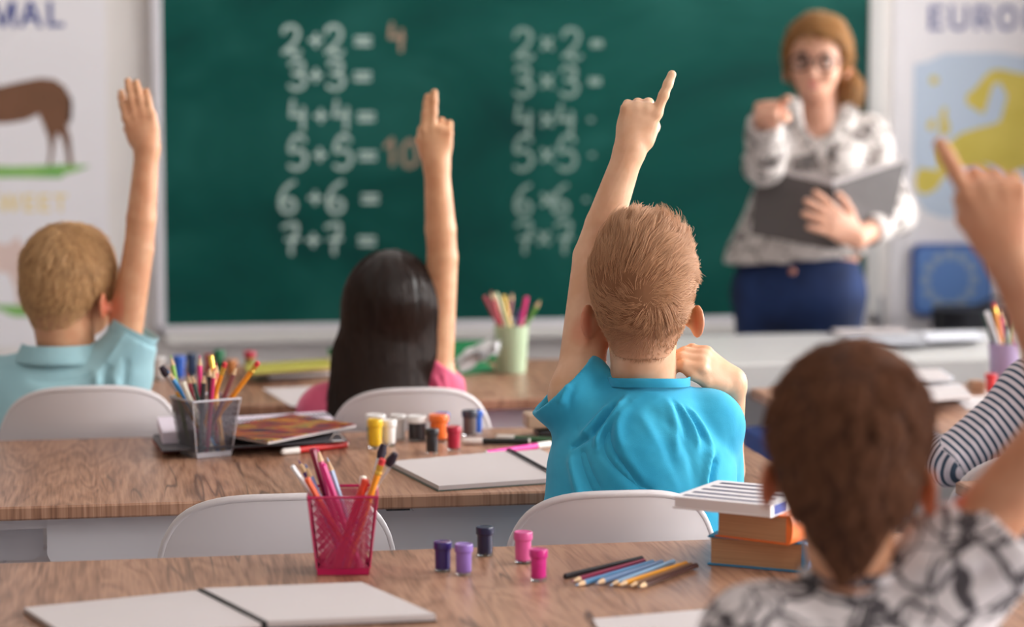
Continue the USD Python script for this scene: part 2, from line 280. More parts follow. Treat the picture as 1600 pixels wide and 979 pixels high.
letters('S', -34, 330, 27, YEL, pa, PY); letters('WEET', -4, 330, 26, YEL, pa, PY)
PINK = pm('print_pig_pink', (222, 196, 188), .6)
obj('pig_print', wall_poly([(-110, 400), (-80, 384), (-30, 378), (12, 382), (22, 374), (28, 368), (33, 382), (50, 382), (64, 396), (66, 430), (58, 448), (44, 452), (44, 486), (28, 486), (24, 452), (14, 428), (0, 424), (-22, 436), (-26, 486), (-40, 486), (-46, 446), (-84, 446), (-86, 486), (-100, 486), (-104, 440)], PY), PINK, pa, False)
obj('grass_print', wall_poly([(-130, 478), (-20, 476), (6, 476), (40, 478), (58, 484), (44, 494), (22, 494), (0, 484), (-120, 490)], PY - .0003), GRASS, pa, False)

pe = poster('europe_poster', 'white map poster headed EUROPE with yellow land on pale blue sea, right of the teacher', 1392, 1850, .60, 1.98)
letters('EUROPE', 1447, 46, 36, pm('print_slate_blue', (86, 92, 150), .6), pe, PY)
SEA = pm('print_sea_blue', (190, 204, 222), .6); LAND = noisy('print_land_yellow', (206, 186, 76), (216, 196, 92), 10, .6)
obj('sea_print', wall_poly([(1428, 100), (1450, 96), (1475, 84), (1560, 82), (1600, 88), (1780, 90), (1780, 320), (1700, 340), (1560, 338), (1470, 340), (1446, 330), (1434, 312), (1426, 250)], PY), SEA, pe, False)
y2 = PY - .0007
land = [(1436, 262), (1466, 266), (1464, 236), (1470, 228), (1484, 222), (1502, 208), (1528, 200), (1552, 194), (1562, 190), (1566, 180), (1574, 150), (1562, 128), (1552, 132), (1546, 148), (1540, 170), (1536, 178), (1526, 172), (1510, 162), (1510, 148), (1524, 138), (1536, 122), (1548, 110), (1562, 108), (1580, 112), (1600, 116), (1640, 108), (1720, 112), (1770, 130), (1770, 250), (1720, 262), (1680, 250), (1650, 260), (1640, 286), (1628, 282), (1622, 262), (1600, 262),
        (1584, 268), (1588, 282), (1578, 290), (1566, 268), (1552, 258), (1536, 254), (1550, 270), (1560, 288), (1552, 296), (1540, 276), (1524, 262), (1502, 262), (1490, 268), (1474, 278), (1462, 296), (1446, 304), (1432, 298), (1430, 280)]
obj('land_print', wall_poly(land, y2), LAND, pe, False)
for isl in ([(1452, 122), (1460, 118), (1468, 124), (1462, 132), (1454, 131)], [(1472, 168), (1480, 168), (1478, 182), (1484, 196), (1482, 210), (1466, 212), (1470, 200), (1468, 186)], [(1452, 188), (1460, 186), (1462, 200), (1454, 204), (1448, 198)], [(1526, 296), (1538, 296), (1536, 306), (1526, 302)]):
    obj('island_print', wall_poly(isl, y2), LAND, pe, False)
# the blue star panel fixed to the wall poster below the map
fp = thing('flag_panel', 'blue rounded panel with a ring of grey stars under the map of Europe', 'panel', (Yp(1486, 490, WY)[0], WY - .02, .66))
yf = WY - .0045
def rr(px0, py0, px1, py1, r, y):
    a, b = Yp(px0, py1, y), Yp(px1, py0, y); return sg.box(a[0], a[2], b[0], b[2]).buffer(-r).buffer(r)
obj('panel_back', flat(rr(1422, 379, 1549, 492, .03, yf), yf + .0, .02), pm('panel_blue', (52, 86, 158), .5), fp)
obj('panel_face', flat(rr(1428, 385, 1545, 487, .026, yf), yf - .0203, .001), pm('panel_light_blue', (92, 132, 196), .5), fp)
for k in range(12):
    a = k * math.pi / 6; c = Yp(1484, 437, yf - .0215); R = .078; q = []
    for j in range(10): r_ = (.021 if j % 2 == 0 else .011); b = math.pi / 2 + j * math.pi / 5; q.append((c[0] + R * math.sin(a) + r_ * math.cos(b), c[2] + R * math.cos(a) + r_ * math.sin(b)))
    obj('star', flat(sg.Polygon(q), yf - .0214, .001), pm('star_grey', (150, 166, 184), .6), fp)
struct('trim_1', rbox((br + .046, WY - .012, bz0 - .06), (br + .066, WY - .0005, bz0 + .05), .004, 2), pm('grey_trim', (150, 150, 160), .5))

# ------------------------------------------------------------------ desks
TZ = .75
def table(label, x0, x1, y0, y1, apron=None, bar=False, group='pupils\' desks'):
    t = thing('school_desk', label, 'desk', ((x0 + x1) / 2, (y0 + y1) / 2, 0))
    obj('tabletop', rbox((x0, y0, TZ - .022), (x1, y1, TZ), .006, 2), WOOD, t)
    for x in (x0 + .06, x1 - .06):
        for y in (y0 + .07, y1 - .07):
            lg = obj('leg', tube([(x, y, .012), (x, y, TZ - .02)], .016, 12), WHITE_METAL, t); obj('foot_cap', lathe([(0, 0), (.019, 0), (.019, .02), (.0165, .022), (0, .022)], 12, None, (x, y, 0)), DARK_METAL, lg)
    for y in (y0 + .07, y1 - .07): obj('frame_rail', bx((x0 + .06, y - .012, TZ - .046), (x1 - .06, y + .012, TZ - .0205)), WHITE_METAL, t)
    for x in (x0 + .06, x1 - .06): obj('frame_rail', bx((x - .012, y0 + .07, TZ - .046), (x + .012, y1 - .07, TZ - .0205)), WHITE_METAL, t)
    if bar: obj('cross_bar', rbox((x0 + .06, y1 - .085, .548), (x1 - .06, y1 - .055, .564), .003, 0), WHITE_METAL, t)
    if apron:
        for a, b in apron:
            P = sg.box(a, TZ - .105, b, TZ - .0202).buffer(-.022).buffer(.022).union(sg.box(a, TZ - .06, b, TZ - .0202)); v, f = prism(P, .006).vertices, prism(P, .006).faces
            v = np.asarray(v); yo = .06 if b - a > .3 else .11; obj('apron_panel', (np.stack([v[:, 0], y0 + yo - v[:, 2], v[:, 1]], 1), np.asarray(f)), WHITE_METAL, t)
    return t
D1 = table('oak desk in the foreground carrying the pink pencil cup and open sketchbook', -.225, 1.192, 2.675, 3.355)
D2 = table('oak desk in the middle carrying the silver pencil cup and many paint jars', -.245, 1.155, 3.79, 4.487, [(-.083, .98), (-.24, -.09)], True)
D3 = table('oak desk farthest back, under the olive book and pale green beaker', -.255, 1.12, 4.88, 5.56, [(-.2, 1.02)])
D4 = table('oak desk at the right carrying white paper stacks and the lilac beaker', 1.372, 2.6, 4.21, 4.965)
D5 = table('oak desk at the right edge whose corner shows below the striped sleeve', 1.394, 2.6, 3.1, 3.77)
hk = thing('bag_hook', 'small bent wire hook under the front edge of the middle desk', 'hook', (.47, 3.81, TZ - .03))
obj('wire', tube(spline([Zp(x, y, 0.0) * 0 + Yp(x, y, 3.80) for x, y in ((588, 796), (600, 794), (612, 793), (625, 796), (637, 793), (646, 798))], 24), .0011, 6), CHROME, hk)
obj('mounting_plate', bx((.452, 3.796, TZ - .0255), (.49, 3.83, TZ - .0205)), DARK_METAL, hk)
# the teacher's white desk
td = thing('teacher_desk', 'long white teacher\'s desk standing in front of the blackboard', 'desk', (2.0, 5.8, 0))
obj('desk_top', rbox((1.26, 5.50, .668), (3.3, 6.13, .735), .006, 2), WHITE_PAINT, td)
for x in (1.30, 3.22): obj('side_panel', rbox((x, 5.53, 0), (x + .04, 6.1, .668), .003, 2), pm('grey_panel', (150, 150, 158), .5), td)
obj('modesty_panel', rbox((1.34, 5.98, .25), (3.22, 6.0, .668), .003, 0), WHITE_PAINT, td)

# ------------------------------------------------------------------ chairs: a moulded shell on four steel legs
def chair(label, c, face, W=.178, top=.835):
    """c: centre of the seat on the floor; face: the direction the sitter looks"""
    t = thing('school_chair', label, 'chair', (c[0], c[1], 0)); a = math.atan2(face[1], face[0]) - math.pi / 2; R = rotz(a)
    prof = spline([(.20, .425), (.19, .440), (.13, .447), (.02, .438), (-.10, .432), (-.155, .45), (-.182, .50), (-.198, .60), (-.214, .72), (-.226, top)], 60); TC = .125
    s0 = np.r_[0, np.cumsum(np.linalg.norm(np.diff(prof, axis=0), axis=1))]; n, m, V, E = 44, 29, [], 3.1; st = np.linspace(0, s0[-1], n)
    for i in range(n):
        for u in np.sin(np.linspace(-1, 1, m) * math.pi / 2):
            s = st[i] - TC * (1 - (1 - min(1, abs(u)) ** E) ** (1 / E)) * (st[i] / s0[-1]) ** 5; a_, h_ = np.interp(s, s0, prof[:, 0]), np.interp(s, s0, prof[:, 1]); up_ = s0[-1] - s
            w = (W + .03 * min(1, max(0, up_ - .05) / .25) - .012 * max(0, (up_ - .35) / .3)) * (1 - max(0, 1 - s / .06) ** 3 * .35); back = min(1, max(0, (h_ - .45) / .1))
            V.append((u * w, a_ + .035 * u * u * back, h_ + .018 * u * u * (1 - back)))
    V = np.array(V); F = []
    for i in range(n - 1):
        for j in range(m - 1): p = i * m + j; F += [(p, p + 1, p + m + 1), (p, p + m + 1, p + m)]
    F = np.array(F); tm = trimesh.Trimesh(V, F, process=False); N = tm.vertex_normals; th = .0045
    k = len(V); A, B = V + N * th, V - N * th
    border = [j for j in range(m)] + [i * m + m - 1 for i in range(1, n)] + [(n - 1) * m + j for j in range(m - 2, -1, -1)] + [i * m for i in range(n - 2, 0, -1)]
    FF = [F, F[:, ::-1] + k]; q = []
    for x, y in zip(border, border[1:] + border[:1]): q += [(x, x + k, y), (y, x + k, y + k)]
    shell = (np.vstack([A, B]), np.vstack(FF + [np.array(q)])); rim = tube(np.vstack([V[border], V[border[:1]]]), .0062, 8)
    T = lambda mm: xf(mm, R, (c[0], c[1], 0))
    sh = obj('seat_shell', T(shell), WHITE_PLASTIC, t, 50); obj('shell_rim', T(rim), WHITE_PLASTIC, sh, True)
    for sx in (-1, 1):
        for fx, fy in ((.10, .17), (-.10, -.19)):
            lg = obj('leg', T(tube([(sx * .11, fx, .432), (sx * .17, fy, .012)], .0085, 10)), CHROME, t); obj('foot_cap', T(tube([(sx * .169, fy, .0), (sx * .169, fy, .022)], .011, 10)), BLACK, lg)
        obj('seat_bar', T(tube([(sx * .11, .12, .428), (sx * .11, -.12, .424)], .007, 8)), CHROME, t)
    return t
def chair_at(label, px, py, d, W=.178, turn=0.0):
    p = D(px, py, d); a = math.pi / 2 + turn; f = np.array([math.cos(a), math.sin(a)])
    return chair(label, p[:2] + f * .226, f, W, p[2])
chair_at('white plastic chair behind the boy in the turquoise T-shirt', 966, 772, 3.53, .150)
chair_at('empty white plastic chair behind the pink mesh pencil cup', 436, 777, 3.58, .168)
chair_at('white plastic chair behind the boy in the pale blue shirt', 140, 607, 4.49, .160)
chair_at('white plastic chair behind the girl with long dark hair', 646, 610, 4.57, .148)
chair_at('white plastic chair of the pupil in stripes at the right edge', 1655, 712, 4.0, .165)
chair_at('white plastic chair of the dark-haired boy nearest the camera', 1335, 1100, 2.36, .16)
# ------------------------------------------------------------------ small things on the desks
def colr(name, c, rough=.35, **kw): return pm('paint_' + name, c, rough, **kw)
CW = colr('raw_wood', (222, 186, 146), .6)
def hexbar(a, b, r, n=6, seg=None): return tube([a, b], r, n)
def pencil(label, top, bottom, color, kind='tip', r=.0036, group=None, name=None):
    """color: a material; kind: what the upper end is: tip, eraser, gold, brush, plain, marker"""
    top, bottom = np.array(top, float), np.array(bottom, float); u = unit(top - bottom); L = np.linalg.norm(top - bottom)
    name = name or {'brush': 'paint_brush', 'marker': 'marker'}.get(kind, 'pencil')
    t = thing(name, label, {'paint_brush': 'brush', 'marker': 'marker'}.get(name, 'pencil'), bottom, group); at = lambda s: top - u * s
    if kind == 'tip':
        obj('barrel', tube([bottom, at(.019)], r, 6), color, t, False); obj('wood_cone', tube([at(.019), at(.006)], [r * .97, r * .36], 10), CW, t); obj('lead', tube([at(.0065), at(0)], [r * .37, r * .08], 8), color, t)
    elif kind in ('eraser', 'gold'):
        obj('barrel', tube([bottom, at(.022)], r, 6), color, t, False); obj('ferrule', tube([at(.023), at(.019), at(.0185), at(.015), at(.0145), at(.009)], [r * 1.06, r * 1.06, r * .95, r * .95, r * 1.06, r * 1.06], 12), pm('brass', (228, 186, 84), .25, metallic=.8), t)
        obj('eraser', tube([at(.0092), at(.0015), at(0)], [r * .98, r * .98, r * .6], 12), colr('eraser_red', (206, 52, 56), .6) if kind == 'eraser' else pm('brass', (228, 186, 84)), t)
    elif kind == 'brush':
        obj('handle', tube([bottom, at(.075), at(.05)], [r * .7, r * 1.1, r * .8], 10), color, t); obj('ferrule', tube([at(.052), at(.020)], [r * .85, r * 1.15], 12), pm('ferrule_silver', (222, 222, 226), .25, metallic=.7), t)
        obj('bristles', tube([at(.021), at(.012), at(0)], [r * 1.1, r * 1.45, r * .9], 10), colr('bristle_dark', (38, 22, 40), .7), t)
    elif kind == 'plain':
        obj('barrel', tube([bottom, at(.004)], r, 6), color, t, False); obj('end_cap', tube([at(.0042), at(.001), at(0)], [r * 1.0, r * .9, r * .5], 10), color, t)
    elif kind == 'marker':
        obj('barrel', tube([bottom + u * .0, at(.036)], r, 14), color, t); obj('cap', tube([at(.037), at(.004), at(0)], [r * 1.14, r * 1.08, r * .6], 14), colr('marker_cap_white', (232, 226, 220), .4), t); obj('end_plug', tube([bottom - u * .003, bottom], [r * .8, r * .95], 12), colr('marker_cap_white', (232, 226, 220), .4), t)
    return t
def mesh_cup(label, c, ang, sb, sr, h, mat, solid=.010, pitch=.0036, wire=.00040, net=None):
    """a square wire-mesh pencil cup: c = centre of its foot"""
    t = thing('pencil_cup', label, 'pencil cup', c); R = rotz(ang); hb, hr = sb / 2, sr / 2
    def P(u, w, z): k = hb + (hr - hb) * z / h; return R @ np.array([u * k, w * k, z]) + np.array(c)
    for s in range(4):
        def Q(u, z): a = s * math.pi / 2; x, y = math.cos(a) * u - math.sin(a) * -1, math.sin(a) * u + math.cos(a) * -1; return P(x, y, z)
        nu = int(sr / pitch); W_ = []
        for sg_ in (-1, 1):
            for i in range(-int(h / pitch), nu + int(h / pitch)):
                q = []
                for z in np.linspace(solid, h - .003, 9):
                    u = -1 + 2 * (i * pitch + (sg_ * z if sg_ > 0 else -z + 0)) / sr
                    if -1 <= u <= 1: q.append(Q(u, z))
                if len(q) > 1: W_.append(tube([q[0], q[-1]], wire, 4, False))
        obj('mesh_wall', W_, net or mat, t, False, kind='stuff')
        a = np.array([Q(-1, .0008), Q(1, .0008), Q(1, solid), Q(-1, solid)]); n_ = unit(np.cross(a[1] - a[0], a[2] - a[0])) * .0012
        obj('bottom_band', (np.vstack([a, a - n_]), np.array([(0, 1, 2), (0, 2, 3), (4, 6, 5), (4, 7, 6), (0, 4, 5), (0, 5, 1), (2, 6, 7), (2, 7, 3)])), mat, t, False)
        obj('corner_wire', tube([Q(1, solid), Q(1, h)], .0013, 6), mat, t)
    cs = [P(*k, h) for k in ((-1, -1), (1, -1), (1, 1), (-1, 1), (-1, -1), (1, -1))]; obj('rim', tube(cs, .0021, 8), mat, t)
    cs = [P(*k, .0012) for k in ((-1, -1), (1, -1), (1, 1), (-1, 1))]; obj('foot_plate', (np.array(cs + [p - np.array([0, 0, .001]) for p in cs]), np.array([(0, 1, 2), (0, 2, 3), (4, 6, 5), (4, 7, 6)])), mat, t, False)
    return t, P
TOP = TZ
# --- silver cup on the middle desk
SILVER = pm('cup_silver', (190, 188, 196), .4, metallic=.3)
sc0 = Zp(320, 716.5, TZ); sang = math.radians(34) - YAW; sc = sc0 + np.array([*(rotz(sang) @ np.array([.034, .034, 0]))[:2], 0]) * np.array([1, 1, 1])
sang = math.radians(-34) - YAW - .08
sc = sc0 - rotz(sang) @ np.array([.034, -.034, 0]) * np.array([1, 1, 0]) if False else sc0 + np.array([0.004, .046, 0])
sang = math.radians(45 - 12) - YAW
_, SP = mesh_cup('silver wire-mesh pencil cup full of pencils on the middle desk', sc, sang, .066, .092, .102, SILVER, net=pm('cup_net_grey', (92, 90, 98), .4, metallic=.4))
SG = None
def incup(P, c, items, group, z0=.004, rim=None, zr=.1, grow=1.16):
    """puts pencils into a cup; rim(point, r) says how far a point at the rim's height lies outside the opening"""
    taken = []
    for label, tx, ty, dd, bu, bv, mat, kind, r in items:
        r *= grow; best = None
        for e in np.linspace(-.05, .05, 11):
            for u_ in np.linspace(-.7, .7, 8):
                for v_ in np.linspace(-.7, .7, 8):
                    b = P(u_, v_, 0) + np.array([0, 0, z0 + r * .4]); t = D(tx, ty, float((c - EYE) @ FWD) + dd + e); x = b + (t - b) * ((c[2] + zr - b[2]) / max(t[2] - b[2], .02))
                    s = 60 * max(0, rim(x, r)) + abs(e) * .3 + .02 * math.hypot(u_ - bu, v_ - bv)
                    for b2, t2, r2 in taken:
                        q = np.linspace(0, 1, 14)[:, None]; k = np.linalg.norm((b + (t - b) * q)[:, None] - (b2 + (t2 - b2) * q)[None], axis=2).min(); s += 25 * max(0, r + r2 + .0008 - k)
                    if best is None or s < best[0]: best = (s, b, t)
        taken.append((best[1], best[2], r)); pencil(label, best[2], best[1], mat, kind, r, group)
def sq_rim(c, ang, half): Q = rotz(ang); return lambda x, r: float(np.abs(((x - c) @ Q)[:2]).max()) - (half - r * 1.25 - .002)
incup(SP, sc, [
    ('lime green pencil standing upright at the left of the silver cup', 267, 554, .01, -.62, .55, colr('lime', (136, 186, 60)), 'tip', .0038),
    ('black-bristled yellow brush leaning farthest left out of the silver cup', 252, 572, .0, .3, .3, colr('orange_yellow', (238, 168, 48)), 'brush', .0046),
    ('bright blue pencil leaning left across the silver cup', 262, 578, -.012, .55, .0, colr('sky_blue', (36, 136, 206)), 'tip', .0040),
    ('thick white crayon with rounded end low in the silver cup', 285, 597, .0, .1, -.5, colr('ivory', (236, 228, 212), .5), 'plain', .0052),
    ('crimson pencil beside the dark green one in the silver cup', 294, 582, .0, -.1, .2, colr('crimson', (176, 30, 62)), 'tip', .0036),
    ('dark green pencil with short wooden tip in the silver cup', 299, 582, -.006, -.3, -.2, colr('dark_green', (22, 62, 48)), 'tip', .0038),
    ('hot pink pencil standing tallest in the middle of the silver cup', 312, 554, .0, -.5, -.3, colr('hot_pink', (226, 48, 128)), 'tip', .0040),
    ('shorter black pencil with wooden tip in the silver cup', 319, 581, .0, -.55, -.1, colr('black', (28, 26, 32)), 'tip', .0040),
    ('taller black pencil with wooden tip in the silver cup', 327, 571, -.008, -.6, -.5, colr('black', (28, 26, 32)), 'tip', .0040),
    ('yellow pencil with a gold end behind the black pencils in the silver cup', 329, 555, .015, .2, .7, colr('orange_yellow', (238, 168, 48)), 'gold', .0042),
    ('red pencil right of the black pencils in the silver cup', 338, 566, .0, -.3, .1, colr('red', (196, 36, 52)), 'tip', .0038),
    ('raspberry pink pencil leaning behind the red one in the silver cup', 335, 573, -.01, -.7, -.7, colr('raspberry', (200, 38, 96)), 'tip', .0038),
    ('orange pencil with red eraser leaning slightly right in the silver cup', 352, 566, .0, -.35, -.4, colr('orange', (240, 150, 36)), 'eraser', .0038),
    ('mauve brown pencil leaning right at the back of the silver cup', 371, 569, .02, .2, .5, colr('mauve_brown', (132, 74, 78)), 'tip', .0036),
    ('orange pencil with red eraser leaning farthest right out of the silver cup', 404, 565, -.012, -.72, -.62, colr('orange', (240, 150, 36)), 'eraser', .0040)], 'pencils in the silver cup', rim=sq_rim(sc, sang, .046), zr=.102)
# --- pink cup on the front desk
PINKM = pm('cup_pink', (180, 20, 80), .35)
pc = Zp(534, 899, TZ) + np.array([.006, .036, 0])
_, PP = mesh_cup('pink wire-mesh pencil cup on the foreground desk', pc, -YAW + .06, .069, .093, .108, PINKM, wire=.00060)
incup(PP, pc, [
    ('thin white brush leaning farthest left out of the pink cup', 456, 727, .0, .2, .2, colr('white', (232, 232, 236)), 'plain', .0028),
    ('purple pencil with wooden tip at the left of the pink cup', 466, 718, .01, -.1, .4, colr('purple', (84, 44, 122)), 'tip', .0036),
    ('grey blue pencil leaning left in the pink cup', 477, 724, -.01, .4, -.2, colr('grey_blue', (112, 134, 186)), 'tip', .0040),
    ('short orange pencil low at the left of the pink cup', 479, 746, .0, .5, .0, colr('deep_orange', (230, 92, 40)), 'plain', .0040),
    ('dark crimson thick pencil standing tall in the pink cup', 488, 700, .015, .1, .5, colr('dark_crimson', (140, 24, 60)), 'plain', .0046),
    ('pink pencil beside the dark crimson one in the pink cup', 496, 699, .005, .25, .0, colr('rose', (206, 60, 120)), 'tip', .0040),
    ('magenta pencil slanting across the front of the pink cup', 504, 724, -.015, .62, -.7, colr('magenta', (222, 30, 132)), 'plain', .0042),
    ('pale blue pencil with wooden tip at the back of the pink cup', 511, 714, .02, .0, .7, colr('pale_blue', (168, 190, 222)), 'tip', .0036),
    ('red orange marker leaning right in the pink cup', 572, 748, -.008, -.3, -.5, colr('red_orange', (232, 70, 46)), 'plain', .0052),
    ('white crayon leaning right at the back of the pink cup', 567, 743, .02, -.2, .4, colr('ivory', (236, 228, 212), .5), 'plain', .0046),
    ('brush with dark bristles rising highest right of the pink cup', 600, 694, .0, -.5, .2, colr('white', (232, 232, 236)), 'brush', .0040),
    ('brush with dark bristles leaning farthest right out of the pink cup', 618, 708, -.01, -.3, -.1, colr('white', (232, 232, 236)), 'brush', .0040),
    ('orange pencil with red end leaning right in the pink cup', 598, 716, -.018, .2, -.75, colr('orange', (240, 150, 36)), 'eraser', .0042),
    ('violet pencil lying low inside the pink cup', 560, 800, -.004, -.55, -.45, colr('violet', (124, 50, 140)), 'plain', .0036)], 'pencils in the pink cup', rim=sq_rim(pc, -YAW + .06, .0465), zr=.108)

# --- paint jars
CLEAR = gm('jar_clear_plastic', {'p': ('principled_bsdf', {'base_color': (.95, .95, .96), 'roughness': .05, 'transmission_weight': 1.0, 'ior': 1.45})}, [])
def jar(label, px, py, hpx, wpx, body, lid=None, group='paint jars', z=TZ, name='paint_jar'):
    p = Zp(px, py, z); k = 1 / (float((p - EYE) @ FWD)) * FPX; h, r = hpx / k, wpx / k / 2; p = p + np.array([0, r * .6, 0]); lid = lid or body
    t = thing(name, label, 'paint jar', p, group); lh = h * .27
    obj('jar_body', lathe([(0, h * .08), (r * .78, h * .08), (r * .83, h * .11), (r * .85, h * .5), (r * .85, h - lh), (0, h - lh)], 28, None, p), body, t, 40)
    obj('clear_base', lathe([(0, 0), (r * .80, 0), (r * .86, h * .02), (r * .87, h * .12), (r * .84, h * .13), (r * .80, h * .079), (0, h * .079)], 28, None, p), CLEAR, t, 40)
    obj('lid', lathe([(0, h - lh - .0001), (r * .90, h - lh - .0001), (r * .98, h - lh + h * .02), (r, h - lh + h * .05), (r, h - h * .035), (r * .94, h), (r * .78, h), (r * .74, h - h * .015), (0, h - h * .015)], 28, None, p), lid, t, 40)
    return t
J = lambda n, c, r=.3: colr('jar_' + n, c, r, coat_weight=.4, coat_roughness=.1)
for a in [('dark blue violet paint jar on the foreground desk, left of the lavender one', 693, 894, 48, 29, J('indigo', (50, 34, 112))), ('lavender paint jar on the foreground desk', 726, 899, 49, 29, J('lavender', (142, 108, 188))),
          ('navy blue paint jar on the foreground desk, behind the others', 759, 870, 47, 29, J('navy', (26, 34, 68))), ('light pink paint jar on the foreground desk', 819, 881, 50, 30, J('pink', (224, 94, 158))), ('magenta paint jar on the foreground desk beside the light pink one', 843, 908, 50, 29, J('magenta', (206, 36, 132)))]:
    jar(*a, group='paint jars on the foreground desk')
WL = J('white', (238, 234, 232))
for a in [('yellow paint jar at the front left of the middle desk\'s jars', 587, 701, 46, 25, J('yellow', (240, 190, 32))), ('small white paint jar right beside the yellow one', 609, 697, 41, 24, WL),
          ('jar with white lid and peach top behind the yellow jar', 588, 686, 38, 32, J('green', (60, 120, 60)), WL), ('tall translucent white paint jar behind the small white one', 623, 688, 40, 26, J('milk', (222, 218, 216))),
          ('black paint jar with white lid on the middle desk', 653, 690, 40, 32, J('black', (34, 34, 40)), WL), ('orange paint jar on the middle desk', 687, 690, 42, 32, J('orange', (240, 112, 34))),
          ('blue-lidded paint jar hidden behind the orange one', 692, 683, 38, 24, J('blue', (32, 92, 190))), ('small all-black paint jar in front of the orange one', 676, 709, 39, 22, J('black', (34, 34, 40))),
          ('crimson paint jar on the middle desk', 710, 704, 38, 24, J('crimson', (186, 34, 64))), ('grey paint jar with dark lid near the girl\'s chair', 735, 682, 41, 25, J('grey', (104, 94, 94)), J('charcoal', (58, 62, 74))), ('royal blue paint jar half hidden behind the grey one', 745, 679, 38, 22, J('blue', (32, 92, 190)))]:
    jar(*a, group='paint jars on the middle desk')
for a in [('blue paint jar on the far desk above the silver cup', 280, 594, 38, 20, J('blue', (52, 90, 200))), ('teal navy paint jar on the far desk', 300, 590, 38, 19, J('teal_navy', (30, 54, 84))), ('red paint jar on the far desk beside the green one', 327, 587, 34, 16, J('red', (170, 40, 46))),
          ('green paint jar on the far desk', 343, 587, 40, 18, J('green2', (24, 112, 72))), ('orange brown paint jar on the far desk', 362, 588, 26, 20, J('ochre', (196, 124, 70))), ('olive paint jar with crimson lid on the far desk', 391, 586, 37, 19, J('olive', (150, 140, 70)), J('crimson', (186, 34, 64))),
          ('clear white paint jar farthest left on the far desk', 250, 594, 36, 20, J('milk', (222, 218, 216)))]:
    jar(*a, group='paint jars on the far desk')
jar('white bottle with green cap standing beside the girl\'s hair', 519, 584, 40, 14, WL, J('green2', (24, 112, 72)), None, name='paint_bottle')
jar('small red paint jar on the right desk beside the striped sleeve', 1550, 614, 30, 19, J('red2', (206, 30, 36)), None, None)

# --- sheets, pads, books
def slab(name, P0, P1, P3, z0, th, mat, par, r=.002, top=None):
    """a flat slab on the level z0 from three corners seen in the view (front, right, left)"""
    a, b, c = [Zp(x, y, z0) for x, y in (P0, P1, P3)]; q = np.array([a, b, b + c - a, c])[:, :2]; P = sg.Polygon(q).buffer(0)
    v, f = xf(prism(P, th), None, (0, 0, z0)); return obj(name, (v, f), mat, par, 30)
def quad(P, z): return [Zp(x, y, z) for x, y in P]
def spiral(name, a, b, r, pitch, wire, mat, par):
    a, b = np.array(a), np.array(b); n = int(np.linalg.norm(b - a) / pitch); u = unit(b - a); w = unit(np.cross(ZUP, u)); ph = np.linspace(0, 2 * np.pi * n, n * 10)
    pts = a + np.outer(ph / (2 * np.pi * n), b - a) + r * (np.outer(np.cos(ph), w) + np.outer(np.sin(ph), ZUP)); return obj(name, tube(pts, wire, 5), mat, par, True, kind='stuff')
def sheet(label, P, z=TZ + .0005, th=.0008, name='paper_sheet', cat='paper', mat=None, curl=0):
    q = quad(P, z); c = np.mean(q, 0); t = thing(name, label, cat, c); v, f = xf(prism(sg.Polygon([p[:2] for p in q]).buffer(0), th), None, (0, 0, z)); obj('page', (v, f), mat or PAPER, t, False); return t
# open sketchbook on the front desk
sk = thing('sketchbook', 'open sketchbook with black spine lying nearest the camera on the foreground desk', 'sketchbook', Zp(310, 935, TZ))
TL, TM, TR = [Zp(x, y, TZ + .008) for x, y in ((36, 949), (312, 921), (566, 911))]; sd = unit(Zp(425, 979, TZ + .008) - TM) * .215
def page(a, b, z0, th, nm, mat):
    v, f = xf(prism(sg.Polygon([a[:2], b[:2], (b + sd)[:2], (a + sd)[:2]]).buffer(0), th), None, (0, 0, z0)); obj(nm, (v, f), mat, sk, False)
page(TL, TM - (TM - TL) * .01, TZ + .0005, .002, 'cover', pm('cover_brown', (120, 84, 66), .6)); page(TM, TR, TZ + .0005, .002, 'cover', BLACK)
page(TL + (TM - TL) * .006, TM - (TM - TL) * .015, TZ + .0026, .0055, 'page_block', PAPER); page(TM + (TR - TM) * .02, TR - (TR - TM) * .004, TZ + .0026, .0075, 'page_block', PAPER)
obj('spine', tube([TM + [0, 0, -.0025], TM + sd + [0, 0, -.0025]], .005, 10), BLACK, sk)
# spiral sketchpad in front of the boy
sp = thing('spiral_sketchpad', 'white spiral sketchpad lying open on the middle desk beside the turquoise boy', 'sketchpad', Zp(730, 745, TZ))
A, B, C_, E_ = quad(((607, 729), (684, 768), (872, 755), (795, 712)), TZ)
def pg(nm, a, b, c, d, z0, th, mat): v, f = xf(prism(sg.Polygon([p[:2] for p in (a, b, c, d)]).buffer(0), th), None, (0, 0, z0)); return obj(nm, (v, f), mat, sp, False)
pg('back_cover', A, B, C_, E_, TZ + .0004, .002, pm('cover_grey_green', (92, 104, 98), .6)); pg('page_block', A + (E_ - A) * .01, B + (C_ - B) * .01, C_, E_, TZ + .0026, .007, PAPER)
w = (E_ - A) * .6; pg('turned_page', E_ + (E_ - A) * .02, C_ + (C_ - B) * .02, C_ + w * .45, E_ + w * .45, TZ + .0026, .005, PAPER)
spiral('spiral_wire', E_ + [0, 0, .0075], C_ + [0, 0, .0075], .0062, .0062, .0009, BLACK, sp)
